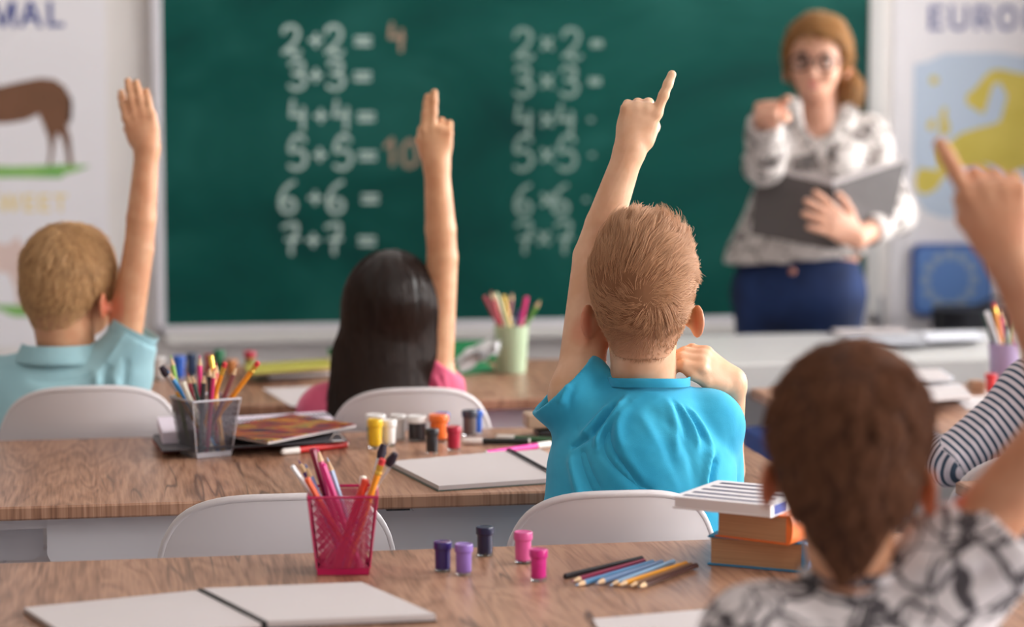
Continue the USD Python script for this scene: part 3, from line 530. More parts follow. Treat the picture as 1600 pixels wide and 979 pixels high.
# the stack behind the silver cup
bd = thing('binder', 'dark grey binder with red back lying under the magazine behind the silver cup', 'binder', Zp(400, 690, TZ))
slab('back_cover', (254, 708), (546, 692), (238, 688), TZ + .0004, .004, pm('binder_red', (150, 38, 44), .5), bd); slab('page_block', (255, 706), (540, 691), (240, 687), TZ + .0044, .010, pm('binder_dark', (62, 60, 66), .5), bd)
slab('front_cover', (253, 705), (543, 690), (238, 685), TZ + .0145, .003, pm('binder_grey', (84, 82, 88), .5), bd)
bp = Zp(526, 688, TZ + .02); obj('ring_clip', [tube([bp + [-.012, 0, .0], bp + [-.004, 0, .012], bp + [.006, 0, .012], bp + [.014, 0, 0]], .0018, 8), tube([bp + [-.008, -.004, 0], bp + [.01, -.004, 0]], .0022, 8)], CHROME, bd)
wp = thing('spiral_notebook', 'white spiral notebook between the binder and the magazine behind the silver cup', 'notebook', Zp(400, 670, TZ + .018))
slab('page_block', (330, 684), (524, 668), (318, 664), TZ + .0178, .006, pm('paper_lilac', (226, 214, 228), .7), wp); slab('page_block', (254, 693), (330, 688), (246, 668), TZ + .0178, .020, pm('paper_lilac', (226, 214, 228), .7), wp)
a, b = Zp(340, 664, TZ + .026), Zp(519, 650, TZ + .026); spiral('spiral_wire', a, b, .0068, .0085, .0011, BLACK, wp); pg_ = slab('back_page', (340, 666), (521, 655), (330, 655), TZ + .0245, .003, pm('paper_lilac', (226, 214, 228), .7), wp)
COVER = gm('magazine_print', {'g': ('texture_coordinate', {}), 'm': ('mapping', {'scale': (4, 20, 1), 'rotation': (0, 0, .3)}), 'n': ('noise_texture', {'scale': 2.2, 'detail': 2, 'distortion': 1.5}), 'r': ('rgb_ramp', {'ramp': [(.34, lin((26, 40, 70))), (.43, lin((70, 24, 50))), (.49, lin((150, 26, 36))), (.55, lin((168, 40, 36))), (.60, lin((206, 150, 30))), (.65, lin((170, 170, 60))), (.70, lin((36, 56, 60)))]}), 'p': ('principled_bsdf', {'roughness': .3})},
           [('g.object', 'm.vector'), ('m.vector', 'n.vector'), ('n.fac', 'r.fac'), ('r.color', 'p.base_color')])
mg = thing('magazine', 'magazine with a red, yellow and dark blue painted cover behind the silver cup', 'magazine', Zp(450, 680, TZ + .03))
slab('page_block', (419, 694), (556, 667), (318, 676), TZ + .0282, .006, PAPER, mg); slab('front_cover', (419, 690), (556, 663), (318, 672), TZ + .0343, .001, COVER, mg)
# loose pens on the middle desk
def lying(label, a, b, mat, kind='marker', r=.0056, z=None, group='loose pens on the middle desk'):
    z = z or TZ + r * 1.16; return pencil(label, Zp(*a, z), Zp(*b, z), mat, kind, r, group)
lying('red marker with white cap lying in front of the magazine', (439, 706), (541, 694), colr('marker_red', (206, 38, 36)))
lying('black marker with white cap lying behind the pink marker', (722, 689), (826, 689), colr('marker_black', (24, 30, 28)))
lying('bright pink marker lying behind the spiral sketchpad', (862, 693), (760, 708), colr('marker_pink', (234, 52, 160)))
lying('green marker with white cap lying beside the turquoise sleeve', (775, 683), (866, 688), colr('marker_green', (48, 96, 58)))
# pencils fanned out on the front desk
for n, (lab, a, b, c) in enumerate([('black pencil at the back left of the fanned pencils on the foreground desk', (882, 900), (1003, 872), colr('black', (28, 26, 32))), ('maroon pencil second from the back of the fanned pencils', (892, 908), (1006, 876), colr('maroon', (128, 24, 62))),
        ('blue pencil lying in front of the maroon one on the foreground desk', (899, 914), (1020, 878), colr('steel_blue', (84, 134, 178))), ('grey blue pencil between the two blue pencils of the fan', (930, 911), (1034, 878), colr('slate_blue', (108, 132, 168))),
        ('pale blue pencil in the middle of the fanned pencils', (953, 914), (1052, 877), colr('powder_blue', (138, 172, 204))), ('orange yellow pencil in the fan on the foreground desk', (965, 914), (1072, 880), colr('amber', (214, 146, 52))), ('brown pencil beside the yellow one in the fan', (982, 916), (1080, 882), colr('tan_brown', (134, 96, 70))),
        ('dark brown pencil at the front right of the fanned pencils', (996, 917), (1088, 883), colr('dark_brown', (70, 44, 40)))]):
    lying(lab, a, b, c, 'tip' if n not in (0,) else 'plain', .0040, TZ + .0041 + (.0012 if n % 2 else 0), 'fanned pencils on the foreground desk')
# books at the right of the front desk
def book(label, A, B, z0, th, deep, cover, pages, soft=False, extra=None):
    a, b = Zp(*A, z0), Zp(*B, z0); e1 = unit(b - a); L = np.linalg.norm(b - a); e2 = np.cross(ZUP, e1); R = np.stack([e1, e2, ZUP], 1); t = thing('book', label, 'book', (a + b) / 2 + e2 * deep / 2)
    T = lambda m: xf(m, R, a); c = .0025
    obj('cover', T(rbox((0, 0, 0.0004), (L, deep, c), .001, 2)), cover, t); obj('cover', T(rbox((0, 0, th - c), (L, deep, th), .001, 2)), cover, t)
    k = 10; an = np.linspace(-math.pi / 2, math.pi / 2, k); sp_ = sg.Polygon([(L + .010 * math.cos(q) * .8, th / 2 + th / 2 * math.sin(q)) for q in an] + [(L - .002, th), (L - .002, 0)]) if not soft else sg.box(L - .002, 0, L, th)
    v, f = prism(sp_, deep).vertices, prism(sp_, deep).faces; v = np.asarray(v); obj('spine', T((np.stack([v[:, 0], v[:, 2], v[:, 1]], 1), np.asarray(f)[:, ::-1])), cover, t)
    obj('page_block', T(bx((.004, .004 if not soft else .0005, c), (L - .002, deep - .004, th - c))), pages, t); return t, T, L
PG = gm('page_edges', {'g': ('texture_coordinate', {}), 'm': ('mapping', {'scale': (1, 1, 700)}), 'n': ('noise_texture', {'scale': 1.5, 'detail': 1}), 'r': ('rgb_ramp', {'ramp': [(.3, lin((172, 128, 92))), (.7, lin((206, 164, 124)))]}), 'p': ('principled_bsdf', {'roughness': .7})}, [('g.object', 'm.vector'), ('m.vector', 'n.vector'), ('n.fac', 'r.fac'), ('r.color', 'p.base_color')])
BB, zB = 'books stacked at the right of the foreground desk', TZ
book('thick bright blue hardback at the bottom of the stack of books', (1105, 882), (1254, 895), TZ, .041, .19, pm('book_blue', (30, 142, 196), .4), PG)
book('orange hardback in the middle of the stack of books', (1116, 838), (1230, 852), TZ + .0415, .040, .17, pm('book_orange', (240, 120, 48), .4), PG)
wb, T, L = book('white softcover book with navy stripes on top of the stack of books', (1050, 794), (1204, 809), TZ + .082, .017, .15, pm('book_white', (234, 228, 230), .5), pm('page_white', (226, 218, 218), .7), True)
for k in range(5): obj('stripe_print', T(bx((.01 + k * .001, .012 + k * .028, .0171), (L - .012, .022 + k * .028, .0174))), pm('stripe_navy', (52, 48, 84), .5), wb)
obj('spine_print', T(bx((L, .012, .002), (L + .0004, .05, .015))), pm('print_navy', (44, 64, 140)), wb)
sheet('white paper lying in front of the patterned shirt at the bottom edge', ((926, 967), (1148, 948), (1290, 990), (960, 1030)))
sheet('white sheet of paper on the far desk beside the girl\'s sleeve', ((410, 607), (455, 635), (540, 628), (516, 602)))
# far desk
ob = thing('book', 'olive green book lying on the far desk left of the girl', 'book', Zp(450, 580, TZ + .012)); slab('cover', (392, 588), (520, 580), (385, 580), TZ + .0125, .004, pm('book_olive_dark', (92, 92, 34), .5), ob); slab('page_block', (396, 586), (519, 578), (388, 579), TZ + .0165, .012, pm('page_tan', (196, 160, 120), .7), ob); slab('cover', (388, 584), (520, 574), (382, 572), TZ + .0285, .004, pm('book_olive', (170, 164, 60), .5), ob)
nb = thing('notepad', 'flat navy notepad under the olive book on the far desk', 'notepad', Zp(450, 588, TZ)); slab('cover', (420, 592), (520, 586), (412, 582), TZ + .0004, .003, pm('cover_navy', (62, 60, 92), .5), nb); slab('page_block', (421, 591), (520, 585), (413, 581), TZ + .0035, .008, pm('page_white', (226, 218, 218)), nb)
gf = thing('folder', 'green folder under the crumpled papers right of the girl', 'folder', Zp(740, 570, TZ)); slab('cover', (716, 586), (775, 580), (700, 572), TZ + .0005, .003, pm('folder_green', (24, 128, 78), .45), gf); v_ = Yp(716, 560, 5.5)
obj('flap', xf(bx((0, 0, 0), (.13, .004, .05)), rotz(.1), (v_[0] - .03, 5.49, TZ + .004)), pm('folder_green', (24, 128, 78)), gf)
cp = thing('crumpled_paper', 'crumpled white comic pages right of the girl\'s raised arm', 'paper', Zp(745, 580, TZ + .004))
rs = np.random.RandomState(3); o_ = Zp(722, 588, TZ)
for k in range(4):
    n = 12; gx, gy = np.meshgrid(np.linspace(0, 1, n), np.linspace(0, 1, n), indexing='ij'); zz = meshkit.fbm(np.stack([gx * 3 + k * 7, gy * 3, gx * 0], -1), 3, k) * .05 + gx * .05 + .006 * k
    P_ = np.stack([o_[0] - .006 + gx * .085 + k * .003, o_[1] - .01 + gy * .10, TZ + .004 + zz * .75], -1).reshape(-1, 3); F_ = [(i * n + j, (i + 1) * n + j, (i + 1) * n + j + 1) for i in range(n - 1) for j in range(n - 1)] + [(i * n + j, (i + 1) * n + j + 1, i * n + j + 1) for i in range(n - 1) for j in range(n - 1)]
    F_ = np.array(F_); obj('sheet', (np.vstack([P_, P_ - [0, 0, .0008]]), np.vstack([F_, F_[:, ::-1] + n * n])), noisy('comic_print', (110, 116, 122), (236, 236, 238), 40, .6, lo=.36, hi=.44), cp, 40)
# round pencil beakers
def beaker(label, px, py, wpx, hpx, mat, items, grp, flare=1.08):
    p = Zp(px, py, TZ); k = FPX / float((p - EYE) @ FWD); r, h = wpx / k / 2, hpx / k; p = p + np.array([0, r, 0]); t = thing('pencil_beaker', label, 'pencil cup', p)
    obj('beaker_wall', lathe([(0, .0), (r * .9, 0), (r * .92, .002), (r * flare, h), (r * flare - .0015, h + .0005), (r * .9 - .0012, .004), (0, .004)], 32, None, p), mat, t, 40); obj('rim', tube([p + np.array([r * flare * math.cos(a), r * flare * math.sin(a), h]) for a in np.linspace(0, 2 * math.pi, 33)], .0014, 6, False), mat, t)
    incup(lambda u, v, z: p + np.array([u * r * .75, v * r * .75, 0]), p, items, grp, .005, lambda x, q: float(np.hypot(*(x - p)[:2])) - (r * flare - q * 1.2 - .002), h, 1.0)
GREENC = gm('beaker_pale_green', {'p': ('principled_bsdf', {'base_color': lin((206, 226, 190)), 'roughness': .3, 'transmission_weight': .35})}, [])
beaker('pale green beaker of coloured pencils behind the turquoise boy\'s raised arm', 803, 584, 50, 74, GREENC, [
    ('crimson pencil leaning farthest left out of the pale green beaker', 757, 462, 0, .5, .2, colr('crimson', (176, 30, 62)), 'plain', .0048), ('red pencil leaning left in the pale green beaker', 767, 454, .01, .3, -.3, colr('red', (196, 36, 52)), 'tip', .0048),
    ('light green white pencil in the pale green beaker', 775, 457, -.01, .4, -.2, colr('pale_green', (190, 206, 160)), 'plain', .0045), ('yellow pencil leaning left in the pale green beaker', 787, 461, 0, .6, .1, colr('yellow', (232, 186, 44)), 'plain', .0050),
    ('maroon brown pencil upright in the pale green beaker', 801, 456, .01, .0, .4, colr('maroon', (128, 24, 62)), 'tip', .0045), ('dark purple pencil low in the pale green beaker', 811, 484, .0, -.2, .4, colr('purple', (84, 44, 122)), 'plain', .0045),
    ('hot pink pencil leaning right in the pale green beaker', 823, 463, 0, -.2, -.2, colr('hot_pink', (226, 48, 128)), 'plain', .0052), ('green pencil leaning farthest right out of the pale green beaker', 845, 467, 0, -.3, .2, colr('grass', (98, 156, 60)), 'tip', .0050)], 'pencils in the pale green beaker')
LILAC = gm('beaker_lilac', {'p': ('principled_bsdf', {'base_color': lin((196, 176, 218)), 'roughness': .3, 'transmission_weight': .3})}, [])
beaker('lilac beaker of pencils on the right desk behind the striped sleeve', 1577, 600, 46, 62, LILAC, [
    ('white pencil leaning left in the lilac beaker', 1541, 486, 0, .5, -.2, colr('white', (232, 232, 236)), 'plain', .0050), ('orange pencil with rounded end in the lilac beaker', 1553, 473, 0, .3, .1, colr('orange', (240, 150, 36)), 'eraser', .0055), ('dark teal pencil in the lilac beaker', 1536, 488, .02, .5, .2, colr('dark_green', (22, 62, 48)), 'plain', .0045),
    ('pink pencil upright in the lilac beaker', 1567, 480, 0, .0, .3, colr('rose', (206, 60, 120)), 'tip', .0045), ('green pencil upright in the lilac beaker', 1572, 492, -.01, -.1, -.2, colr('dark_green', (22, 62, 48)), 'tip', .0045), ('crimson pencil leaning right in the lilac beaker', 1587, 486, 0, -.4, .0, colr('crimson', (176, 30, 62)), 'plain', .0045), ('pale wood pencil farthest right in the lilac beaker', 1597, 474, 0, -.5, .2, colr('pale_green', (190, 206, 160)), 'plain', .0045)], 'pencils in the lilac beaker')
# paper stacks at the right
def stack(label, P0, P1, P3, n, z0=TZ, th=.006, name='paper_stack', mats=None):
    t = thing(name, label, 'papers', Zp(*P0, z0)); rs = np.random.RandomState(n + int(P0[0]))
    for k in range(n): e = rs.uniform(-3, 3, 2); slab('booklet', (P0[0] + e[0], P0[1] + e[1] * .3), (P1[0] + e[0], P1[1] + e[1] * .3), (P3[0] + e[0], P3[1] + e[1] * .3), z0 + .0004 + k * (th + .0003), th, (mats or [pm('paper_bluish', (226, 228, 238), .6), PAPER, pm('paper_grey', (168, 170, 178), .6)])[k % 3], t)
stack('stack of white booklets nearer the camera on the right desk', (1405, 630), (1515, 622), (1392, 612), 5)
stack('stack of white booklets behind the other stack on the right desk', (1408, 598), (1488, 594), (1390, 584), 8, th=.0055)
stack('low pile of white papers on the teacher\'s desk behind the dark-haired boy', (1330, 541), (1450, 538), (1318, 529), 3, .7355, .006)
stack('flat transparent folders at the right of the teacher\'s desk', (1452, 533), (1540, 530), (1440, 522), 4, .7355, .005)
stack('thin white papers at the middle of the teacher\'s desk edge', (1310, 522), (1420, 520), (1300, 516), 2, .7355, .005)
sheet('rounded white paper on the right desk in front of the striped sleeve', ((1488, 622), (1512, 640), (1560, 640), (1590, 626), (1560, 616)))
wd = obj('wooden_block', rbox(Zp(1519, 612, TZ) + [0, 0, .0002], Zp(1519, 612, TZ) + [.028, .03, .022], .003, 2), pm('block_wood', (176, 134, 104), .6), label='small brown wooden block left of the red paint jar', cat='block')
ps = thing('pencil_sharpener', 'small silver pencil sharpener on the right desk beside the dark-haired head', 'sharpener', Zp(1446, 660, TZ)); q = Zp(1446, 660, TZ)
v, f = prism(sg.Polygon([(-.012, -.007), (.012, -.005), (.012, .005), (-.012, .007)]), .010).vertices, prism(sg.Polygon([(-.012, -.007), (.012, -.005), (.012, .005), (-.012, .007)]), .010).faces
obj('body', (np.asarray(v) + q + [0, 0, .0003], np.asarray(f)), CHROME, ps); obj('blade', bx(q + [-.008, -.003, .0103], q + [.010, .004, .0111]), CHROME, ps)
hp = thing('hole_punch', 'beige and black hole punch on the middle desk behind the turquoise sleeve', 'hole punch', Zp(846, 682, TZ)); q = Zp(852, 684, TZ)
obj('base', rbox(q + [-.012, .0, .0003], q + [.05, .06, .012], .004, 2), BLACK, hp); obj('lever', rbox(q + [-.033, .004, .0175], q + [.05, .058, .043], .004, 2), pm('beige_plastic', (176, 150, 128), .45), hp); obj('pivot_post', rbox(q + [.005, .01, .012], q + [.045, .05, .018], .003, 2), DARK_METAL, hp)
# blue bag under the right desk, dark bag under the flag panel
def bag(label, lo, hi, m1, m2, name='school_bag'):
    lo, hi = np.array(lo), np.array(hi); t = thing(name, label, 'bag', [*((lo + hi) / 2)[:2], lo[2]]); s = hi - lo
    obj('bag_body', rbox(lo, hi, min(s[:2]) * .35, 2, 8), m1, t); obj('front_pocket', rbox((lo[0] + s[0] * .15, lo[1] - s[1] * .14, lo[2] + s[2] * .05), (hi[0] - s[0] * .15, lo[1] + .01, lo[2] + s[2] * .5), .012, 2), m2, t)
    obj('top_handle', tube(spline([(lo[0] + s[0] * .3, (lo + hi)[1] / 2, hi[2] - .004), ((lo + hi)[0] / 2, (lo + hi)[1] / 2, hi[2] + .03), (hi[0] - s[0] * .3, (lo + hi)[1] / 2, hi[2] - .004)], 12), .006, 8), m1, t); return t
bag('blue school bag hanging at the left end of the right desk', (1.325, 4.62, .30), (1.41, 4.86, .685), pm('bag_blue', (44, 78, 150), .7), pm('bag_blue_dark', (34, 50, 92), .7))
kb = Yp(1512, 505, 7.0); bag('low black bag on the white cabinet below the blue star panel', (kb[0] - .10, 6.90, .3005), (kb[0] + .32, 7.10, Yp(1512, 480, 7.0)[2]), pm('bag_black', (28, 30, 40), .6), pm('bag_navy', (34, 52, 120), .6))
sh = thing('low_cabinet', 'low white cabinet against the front wall under the europe poster', 'cabinet', (kb[0] + .1, 7.0, 0)); obj('body', rbox((br + .1, 6.86, .0), (3.45, 7.185, .30), .004, 2), WHITE_PAINT, sh)
for k in range(2): x = br + .12 + k * .5; d_ = obj('door', rbox((x, 6.842, .03), (x + .47, 6.86, .28), .004, 1), WHITE_PAINT, sh); obj('handle', tube([(x + .2, 6.836, .2), (x + .27, 6.836, .2)], .005, 8), CHROME, d_)
# ------------------------------------------------------------------ bodies: smooth unions of round cones and ellipsoids, made into one surface
def smin(a, b, k):
    h = np.maximum(k - np.abs(a - b), 0) / k; return np.minimum(a, b) - h * h * k * .25
class Form:
    def __init__(s): s.it = []; s.lo = np.full(3, 9e9); s.hi = np.full(3, -9e9)
    def _b(s, P, r): P = np.atleast_2d(P); s.lo = np.minimum(s.lo, P.min(0) - r); s.hi = np.maximum(s.hi, P.max(0) + r)
    def cone(s, a, b, ra, rb, k=.015, flat=None, ratio=1.0):
        """a round cone; flat: an axis along which it is thinner by ratio"""
        a, b = np.array(a, float), np.array(b, float); s._b([a, b], max(ra, rb)); s.it.append(('c', a, b, ra, rb, k, None if flat is None else unit(flat), ratio)); return s
    def ell(s, c, r, ax=None, k=.015):
        c, r = np.array(c, float), np.array(r, float); s._b(c, r.max()); s.it.append(('e', c, r, np.eye(3) if ax is None else np.array(ax), k)); return s
    def cutell(s, c, r, ax=None, k=.006): s.it.append(('x', np.array(c, float), np.array(r, float), np.eye(3) if ax is None else np.array(ax), k)); return s
    def __call__(s, P, margin=.06):
        d = np.full(len(P), .5)
        for it in s.it:
            if it[0] == 'c':
                _, a, b, ra, rb, k, fl, ratio = it; r = max(ra, rb) + margin; lo, hi = np.minimum(a, b) - r, np.maximum(a, b) + r
            else: _, c, rr, ax, k = it; r = rr.max() + margin; lo, hi = c - r, c + r
            m = np.flatnonzero(((P > lo) & (P < hi)).all(1))
            if not len(m): continue
            Q = P[m]
            if it[0] == 'c':
                ab = b - a; q = Q - a
                if fl is not None: q = q + np.outer(q @ fl, fl) * (1 / ratio - 1); ab = ab + fl * (ab @ fl) * (1 / ratio - 1)
                t = np.clip(q @ ab / max(ab @ ab, 1e-12), 0, 1); v = np.linalg.norm(q - t[:, None] * ab, axis=1) - (ra + t * (rb - ra))
                if fl is not None: v = v * (ratio + (1 - ratio) * .4)
                d[m] = smin(d[m], v, k)
            else:
                q = (Q - c) @ ax; k0 = np.linalg.norm(q / rr, axis=1); k1 = np.linalg.norm(q / rr ** 2, axis=1); v = np.where(k1 > 1e-9, k0 * (k0 - 1) / np.maximum(k1, 1e-9), -rr.min())
                d[m] = smin(d[m], v, k) if it[0] == 'e' else -smin(-d[m], v, k)
        return d
def surface(f, lo, hi, h):
    """surface nets over the sparse set of cells near f = 0"""
    lo, hi = np.array(lo) - 3 * h, np.array(hi) + 3 * h; B = 4; n = (np.ceil((hi - lo) / h / B).astype(int) + 1) * B; nb = n // B
    cb = np.stack(np.meshgrid(*[np.arange(k) for k in nb], indexing='ij'), -1).reshape(-1, 3); cd = f(lo + (cb * B + (B - 1) / 2) * h)
    G = np.repeat(np.repeat(np.repeat(np.where(cd < 0, -1., 1.).reshape(nb).astype(np.float32), B, 0), B, 1), B, 2)
    act = cb[np.abs(cd) < B * h * 1.45]; o = np.stack(np.meshgrid(*[np.arange(B)] * 3, indexing='ij'), -1).reshape(-1, 3)
    I = (act[:, None] * B + o[None]).reshape(-1, 3)
    for s in range(0, len(I), 400000): J = I[s:s + 400000]; G[J[:, 0], J[:, 1], J[:, 2]] = f(lo + J * h)
    S = G < 0; c8 = [(i, j, k) for i in (0, 1) for j in (0, 1) for k in (0, 1)]
    sl = lambda a, c: a[c[0]:a.shape[0] - 1 + c[0], c[1]:a.shape[1] - 1 + c[1], c[2]:a.shape[2] - 1 + c[2]]
    cnt = sum(sl(S, c).astype(np.int8) for c in c8); cell = np.argwhere((cnt > 0) & (cnt < 8))
    V = np.zeros((len(cell), 3)); N = np.zeros(len(cell)); val = {c: G[tuple((cell + c).T)] for c in c8}
    for a in c8:
        for ax in range(3):
            if a[ax] == 0:
                b = list(a); b[ax] = 1; b = tuple(b); x, y = val[a], val[b]; m = (x < 0) != (y < 0); t = np.where(m, x / np.where(m, x - y, 1), 0)
                p = np.array(a, float)[None] + np.eye(3)[ax][None] * t[:, None]; V[m] += p[m]; N[m] += 1
    V = lo + (cell + V / N[:, None]) * h; idx = np.full(np.array(G.shape) - 1, -1, np.int32); idx[tuple(cell.T)] = np.arange(len(cell)); F = []
    for ax in range(3):
        e = np.eye(3, dtype=int)[ax]; A = S[:S.shape[0] - e[0], :S.shape[1] - e[1], :S.shape[2] - e[2]]; Bb = S[e[0]:, e[1]:, e[2]:]; E = np.argwhere(A != Bb); u, w = np.eye(3, dtype=int)[(ax + 1) % 3], np.eye(3, dtype=int)[(ax + 2) % 3]
        E = E[((E - u - w) >= 0).all(1) & (E < np.array(idx.shape)).all(1)]
        q = [idx[tuple((E - u * i - w * j).T)] for i, j in ((1, 1), (0, 1), (0, 0), (1, 0))]; fl = A[tuple(E.T)]; q = np.stack(q, 1); q = q[(q >= 0).all(1)] if (q < 0).any() else q
        fl = fl[:len(q)]; q = np.where(fl[:, None], q, q[:, ::-1]); F += [q[:, [0, 1, 2]], q[:, [0, 2, 3]]]
    return V, np.vstack(F)
def form_surface(F, h, f=None, lo=None, hi=None): return surface(f or F, F.lo if lo is None else lo, F.hi if hi is None else hi, h)

def hand(F, wrist, u, n, thumb, size=1.0, flex=((0, 0, 0),) * 4, spread=(0.10, 0.02, -.06, -.15), th=(.5, .3, .2), palm_w=1.0, wr=.021):
    """a hand: u along the fingers, n out of the back of the hand, thumb = +1 when the thumb lies towards u x n.
    flex: bends towards the palm of index, middle, ring and little finger; th: how far the thumb stands out, bends and folds across"""
    u = unit(u); n = unit(n - u * (n @ u)); s = np.cross(u, n) * thumb; w = np.array(wrist, float); z = size; k = .006
    pl = .066 * z; pw = .030 * z * palm_w
    F.cone(w, w + u * .016 * z, wr, .0215 * z, .015, n, .72)
    F.ell(w + u * pl * .55, (pl * .54, pw * 1.0, .0135 * z), np.stack([u, s, n], 1), .012)
    bases = [w + u * pl * q + s * o * z * palm_w + n * .0015 * z for q, o in ((.97, .0225), (1.0, .0075), (.96, -.0075), (.88, -.0215))]
    for b, o in zip(bases, (.018, .006, -.006, -.018)): F.cone(w + u * .018 * z + s * o * .6 * z, b - n * .001, .0095 * z, .0092 * z, .008, n, .9)
    lens = ((.030, .019, .016), (.033, .021, .0165), (.031, .019, .016), (.024, .014, .014)); tips = []
    for i in range(4):
        d = unit(u + s * spread[i]); p = bases[i]; r = (.0086, .0088, .0084, .0074)[i] * z; m = n
        G = []
        for j in range(3):
            a = flex[i][j]; ca, sa = math.cos(a), math.sin(a); d, m = unit(d * ca - m * sa), unit(m * ca + d * sa); q = p + d * lens[i][j] * z
            F.cone(p, q, r, r * .93, .0045 if j else .007); p = q; r *= .93
        tips.append((p, d, m))
    out, bend, fold = th; tb = w + u * .018 * z + s * .020 * z - n * .004 * z; d = unit(u * .75 + s * out - n * .35 * fold)
    p1 = tb + d * .030 * z; d2 = unit(d * 1.0 + u * .5 * bend - s * bend * .8 - n * fold * .5); p2 = p1 + d2 * .025 * z; d3 = unit(d2 - s * bend * .7 - n * fold * .2 + u * .2); p3 = p2 + d3 * .018 * z
    F.cone(tb, p1, .0125 * z, .0095 * z, .010); F.cone(p1, p2, .0092 * z, .0086 * z, .005); F.cone(p2, p3, .0086 * z, .0072 * z, .004)
    return tips

class Head:
    """c: centre of the skull; f: where the face looks; up; s: size"""
    def __init__(h, c, f, up, s):
        h.c = np.array(c, float); h.u = unit(up); f = np.array(f, float); h.f = unit(f - h.u * (f @ h.u)); h.r = np.cross(h.f, h.u); h.s = s; h.ax = np.stack([h.f, h.r, h.u], 1)
    def P(h, f, r, u): return h.c + (h.f * f + h.r * r + h.u * u) * h.s
    def loc(h, P): return (P - h.c) @ h.ax / h.s
    def skull(h, F):
        s = h.s; E = lambda p, r, k=.02: F.ell(h.P(*p), np.array(r) * s, h.ax, k * s)
        E((-.010, 0, .008), (.090, .074, .084)); E((.035, 0, -.050), (.052, .058, .062), .03); E((.052, 0, -.088), (.034, .036, .026), .02)
        for q in (-1, 1): E((.070, q * .034, -.050), (.018, .022, .020), .015)
        F.cone(h.P(-.045, 0, -.045), h.P(-.036, 0, -.105), .056 * s, .042 * s, .03)
    def ears(h, F, k=.006, out=.35):
        for q in (-1, 1):
            a = unit(h.f * .88 - h.r * q * out * 1.2 * -1 * -1); nrm = unit(h.r * q * 1.0 + h.f * out * 1.3); ax = np.stack([unit(np.cross(h.u, nrm)), nrm, h.u], 1); c = h.P(-.012, q * .0835, -.050)
            F.ell(c, np.array((.0168, .0058, .0258)) * h.s, ax, k); F.cutell(c + nrm * .008 * h.s, np.array((.0115, .0065, .020)) * h.s, ax, .004); F.cone(h.P(.004, q * .074, -.052), h.P(-.004, q * .080, -.055), .010 * h.s, .008 * h.s, .006)
    def blush(h, V):  # ear redness: skin tone plus backlit glow, put into the colour
        L = h.loc(V); return np.clip(1.25 - np.linalg.norm((L - [-.012, 0, -.050]) * [1, 0, .75] , axis=1) / .026, 0, 1) * np.clip((np.abs(L[:, 1]) - .074) / .008, 0, 1) * (np.abs(L[:, 1]) < .12) * .75
    def face(h, F):
        s = h.s
        for q in (-1, 1): F.cutell(h.P(.092, q * .031, -.020), np.array((.018, .019, .012)) * s, h.ax, .012 * s)
        F.cone(h.P(.080, 0, -.018), h.P(.098, 0, -.048), .007 * s, .0105 * s, .010); 
        for q in (-1, 1): F.ell(h.P(.088, q * .010, -.051), np.array((.010, .008, .007)) * s, h.ax, .006)
        F.ell(h.P(.082, 0, -.072), np.array((.010, .022, .007)) * s, h.ax, .008); F.ell(h.P(.080, 0, -.082), np.array((.009, .018, .006)) * s, h.ax, .006)
    def features(h, par, brow, iris, smile=.0, lipmat=None):
        s = h.s; EW, IR, PU = pm('eye_white', (206, 198, 194), .3), pm('iris_' + iris[0], iris[1], .2), pm('pupil', (14, 12, 12), .2)
        for q in (-1, 1):
            c = h.P(.0705, q * .031, -.021); e = obj('eye', xf(icosphere(3, .0122 * s), None, c), EW, par, True)
            d = h.f; b = c + d * .0098 * s; obj('iris', lathe([(0, .0033), (.003, .0030), (.0064, .0006), (.0068, -.001), (0, -.001)], 16, frame_z(d) * s, b), IR, e, True); obj('pupil', lathe([(0, .0037), (.0026, .0031), (.0026, .002), (0, .002)], 12, frame_z(d) * s, b), PU, e, True)
            obj('eyelid', tube(spline([h.P(.0755, q * .019, -.022), h.P(.0850, q * .030, -.0145), h.P(.0740, q * .0435, -.022)], 9), np.array([.001, .002, .0028, .0032, .0034, .0032, .0028, .002, .001]) * s, 6), brow, par, True)
            obj('eyebrow', tube(spline([h.P(.085, q * .014, -.001), h.P(.085, q * .030, .004), h.P(.072, q * .048, -.001)], 9), np.array([.002, .003, .0034, .0036, .0034, .003, .0026, .002, .001]) * s, 6), brow, par, True)
        L = lipmat or pm('lips', (190, 110, 100), .4); z = smile
        obj('lips', [tube(spline([h.P(.076, -.023, -.074 + z), h.P(.0895, -.008, -.0735), h.P(.091, 0, -.0745), h.P(.0895, .008, -.0735), h.P(.076, .023, -.074 + z)], 15), np.r_[np.linspace(.001, .0038, 8), np.linspace(.0038, .001, 8)[1:]] * s, 7),
                     tube(spline([h.P(.076, -.022, -.076 + z), h.P(.087, -.008, -.0815), h.P(.0885, 0, -.083), h.P(.087, .008, -.0815), h.P(.076, .022, -.076 + z)], 15), np.r_[np.linspace(.001, .0042, 8), np.linspace(.0042, .001, 8)[1:]] * s, 7)], L, par, True)
def interp(x, xs, ys): return np.interp(x, xs, ys)
def grad(f, P, e=.0015):
    g = np.stack([f(P + d) - f(P - d) for d in np.eye(3) * e], 1); return g / np.maximum(np.linalg.norm(g, axis=1, keepdims=True), 1e-9)
def sample_mesh(V, F, n, rs, w=None):
    a = np.linalg.norm(np.cross(V[F[:, 1]] - V[F[:, 0]], V[F[:, 2]] - V[F[:, 0]]), axis=1)
    if w is not None: a = a * w[F].mean(1)
    t = rs.choice(len(F), n, p=a / a.sum()); u = rs.rand(n, 2); m = u.sum(1) > 1; u[m] = 1 - u[m]; T = F[t]
    return V[T[:, 0]] * (1 - u.sum(1))[:, None] + V[T[:, 1]] * u[:, :1] + V[T[:, 2]] * u[:, 1:]
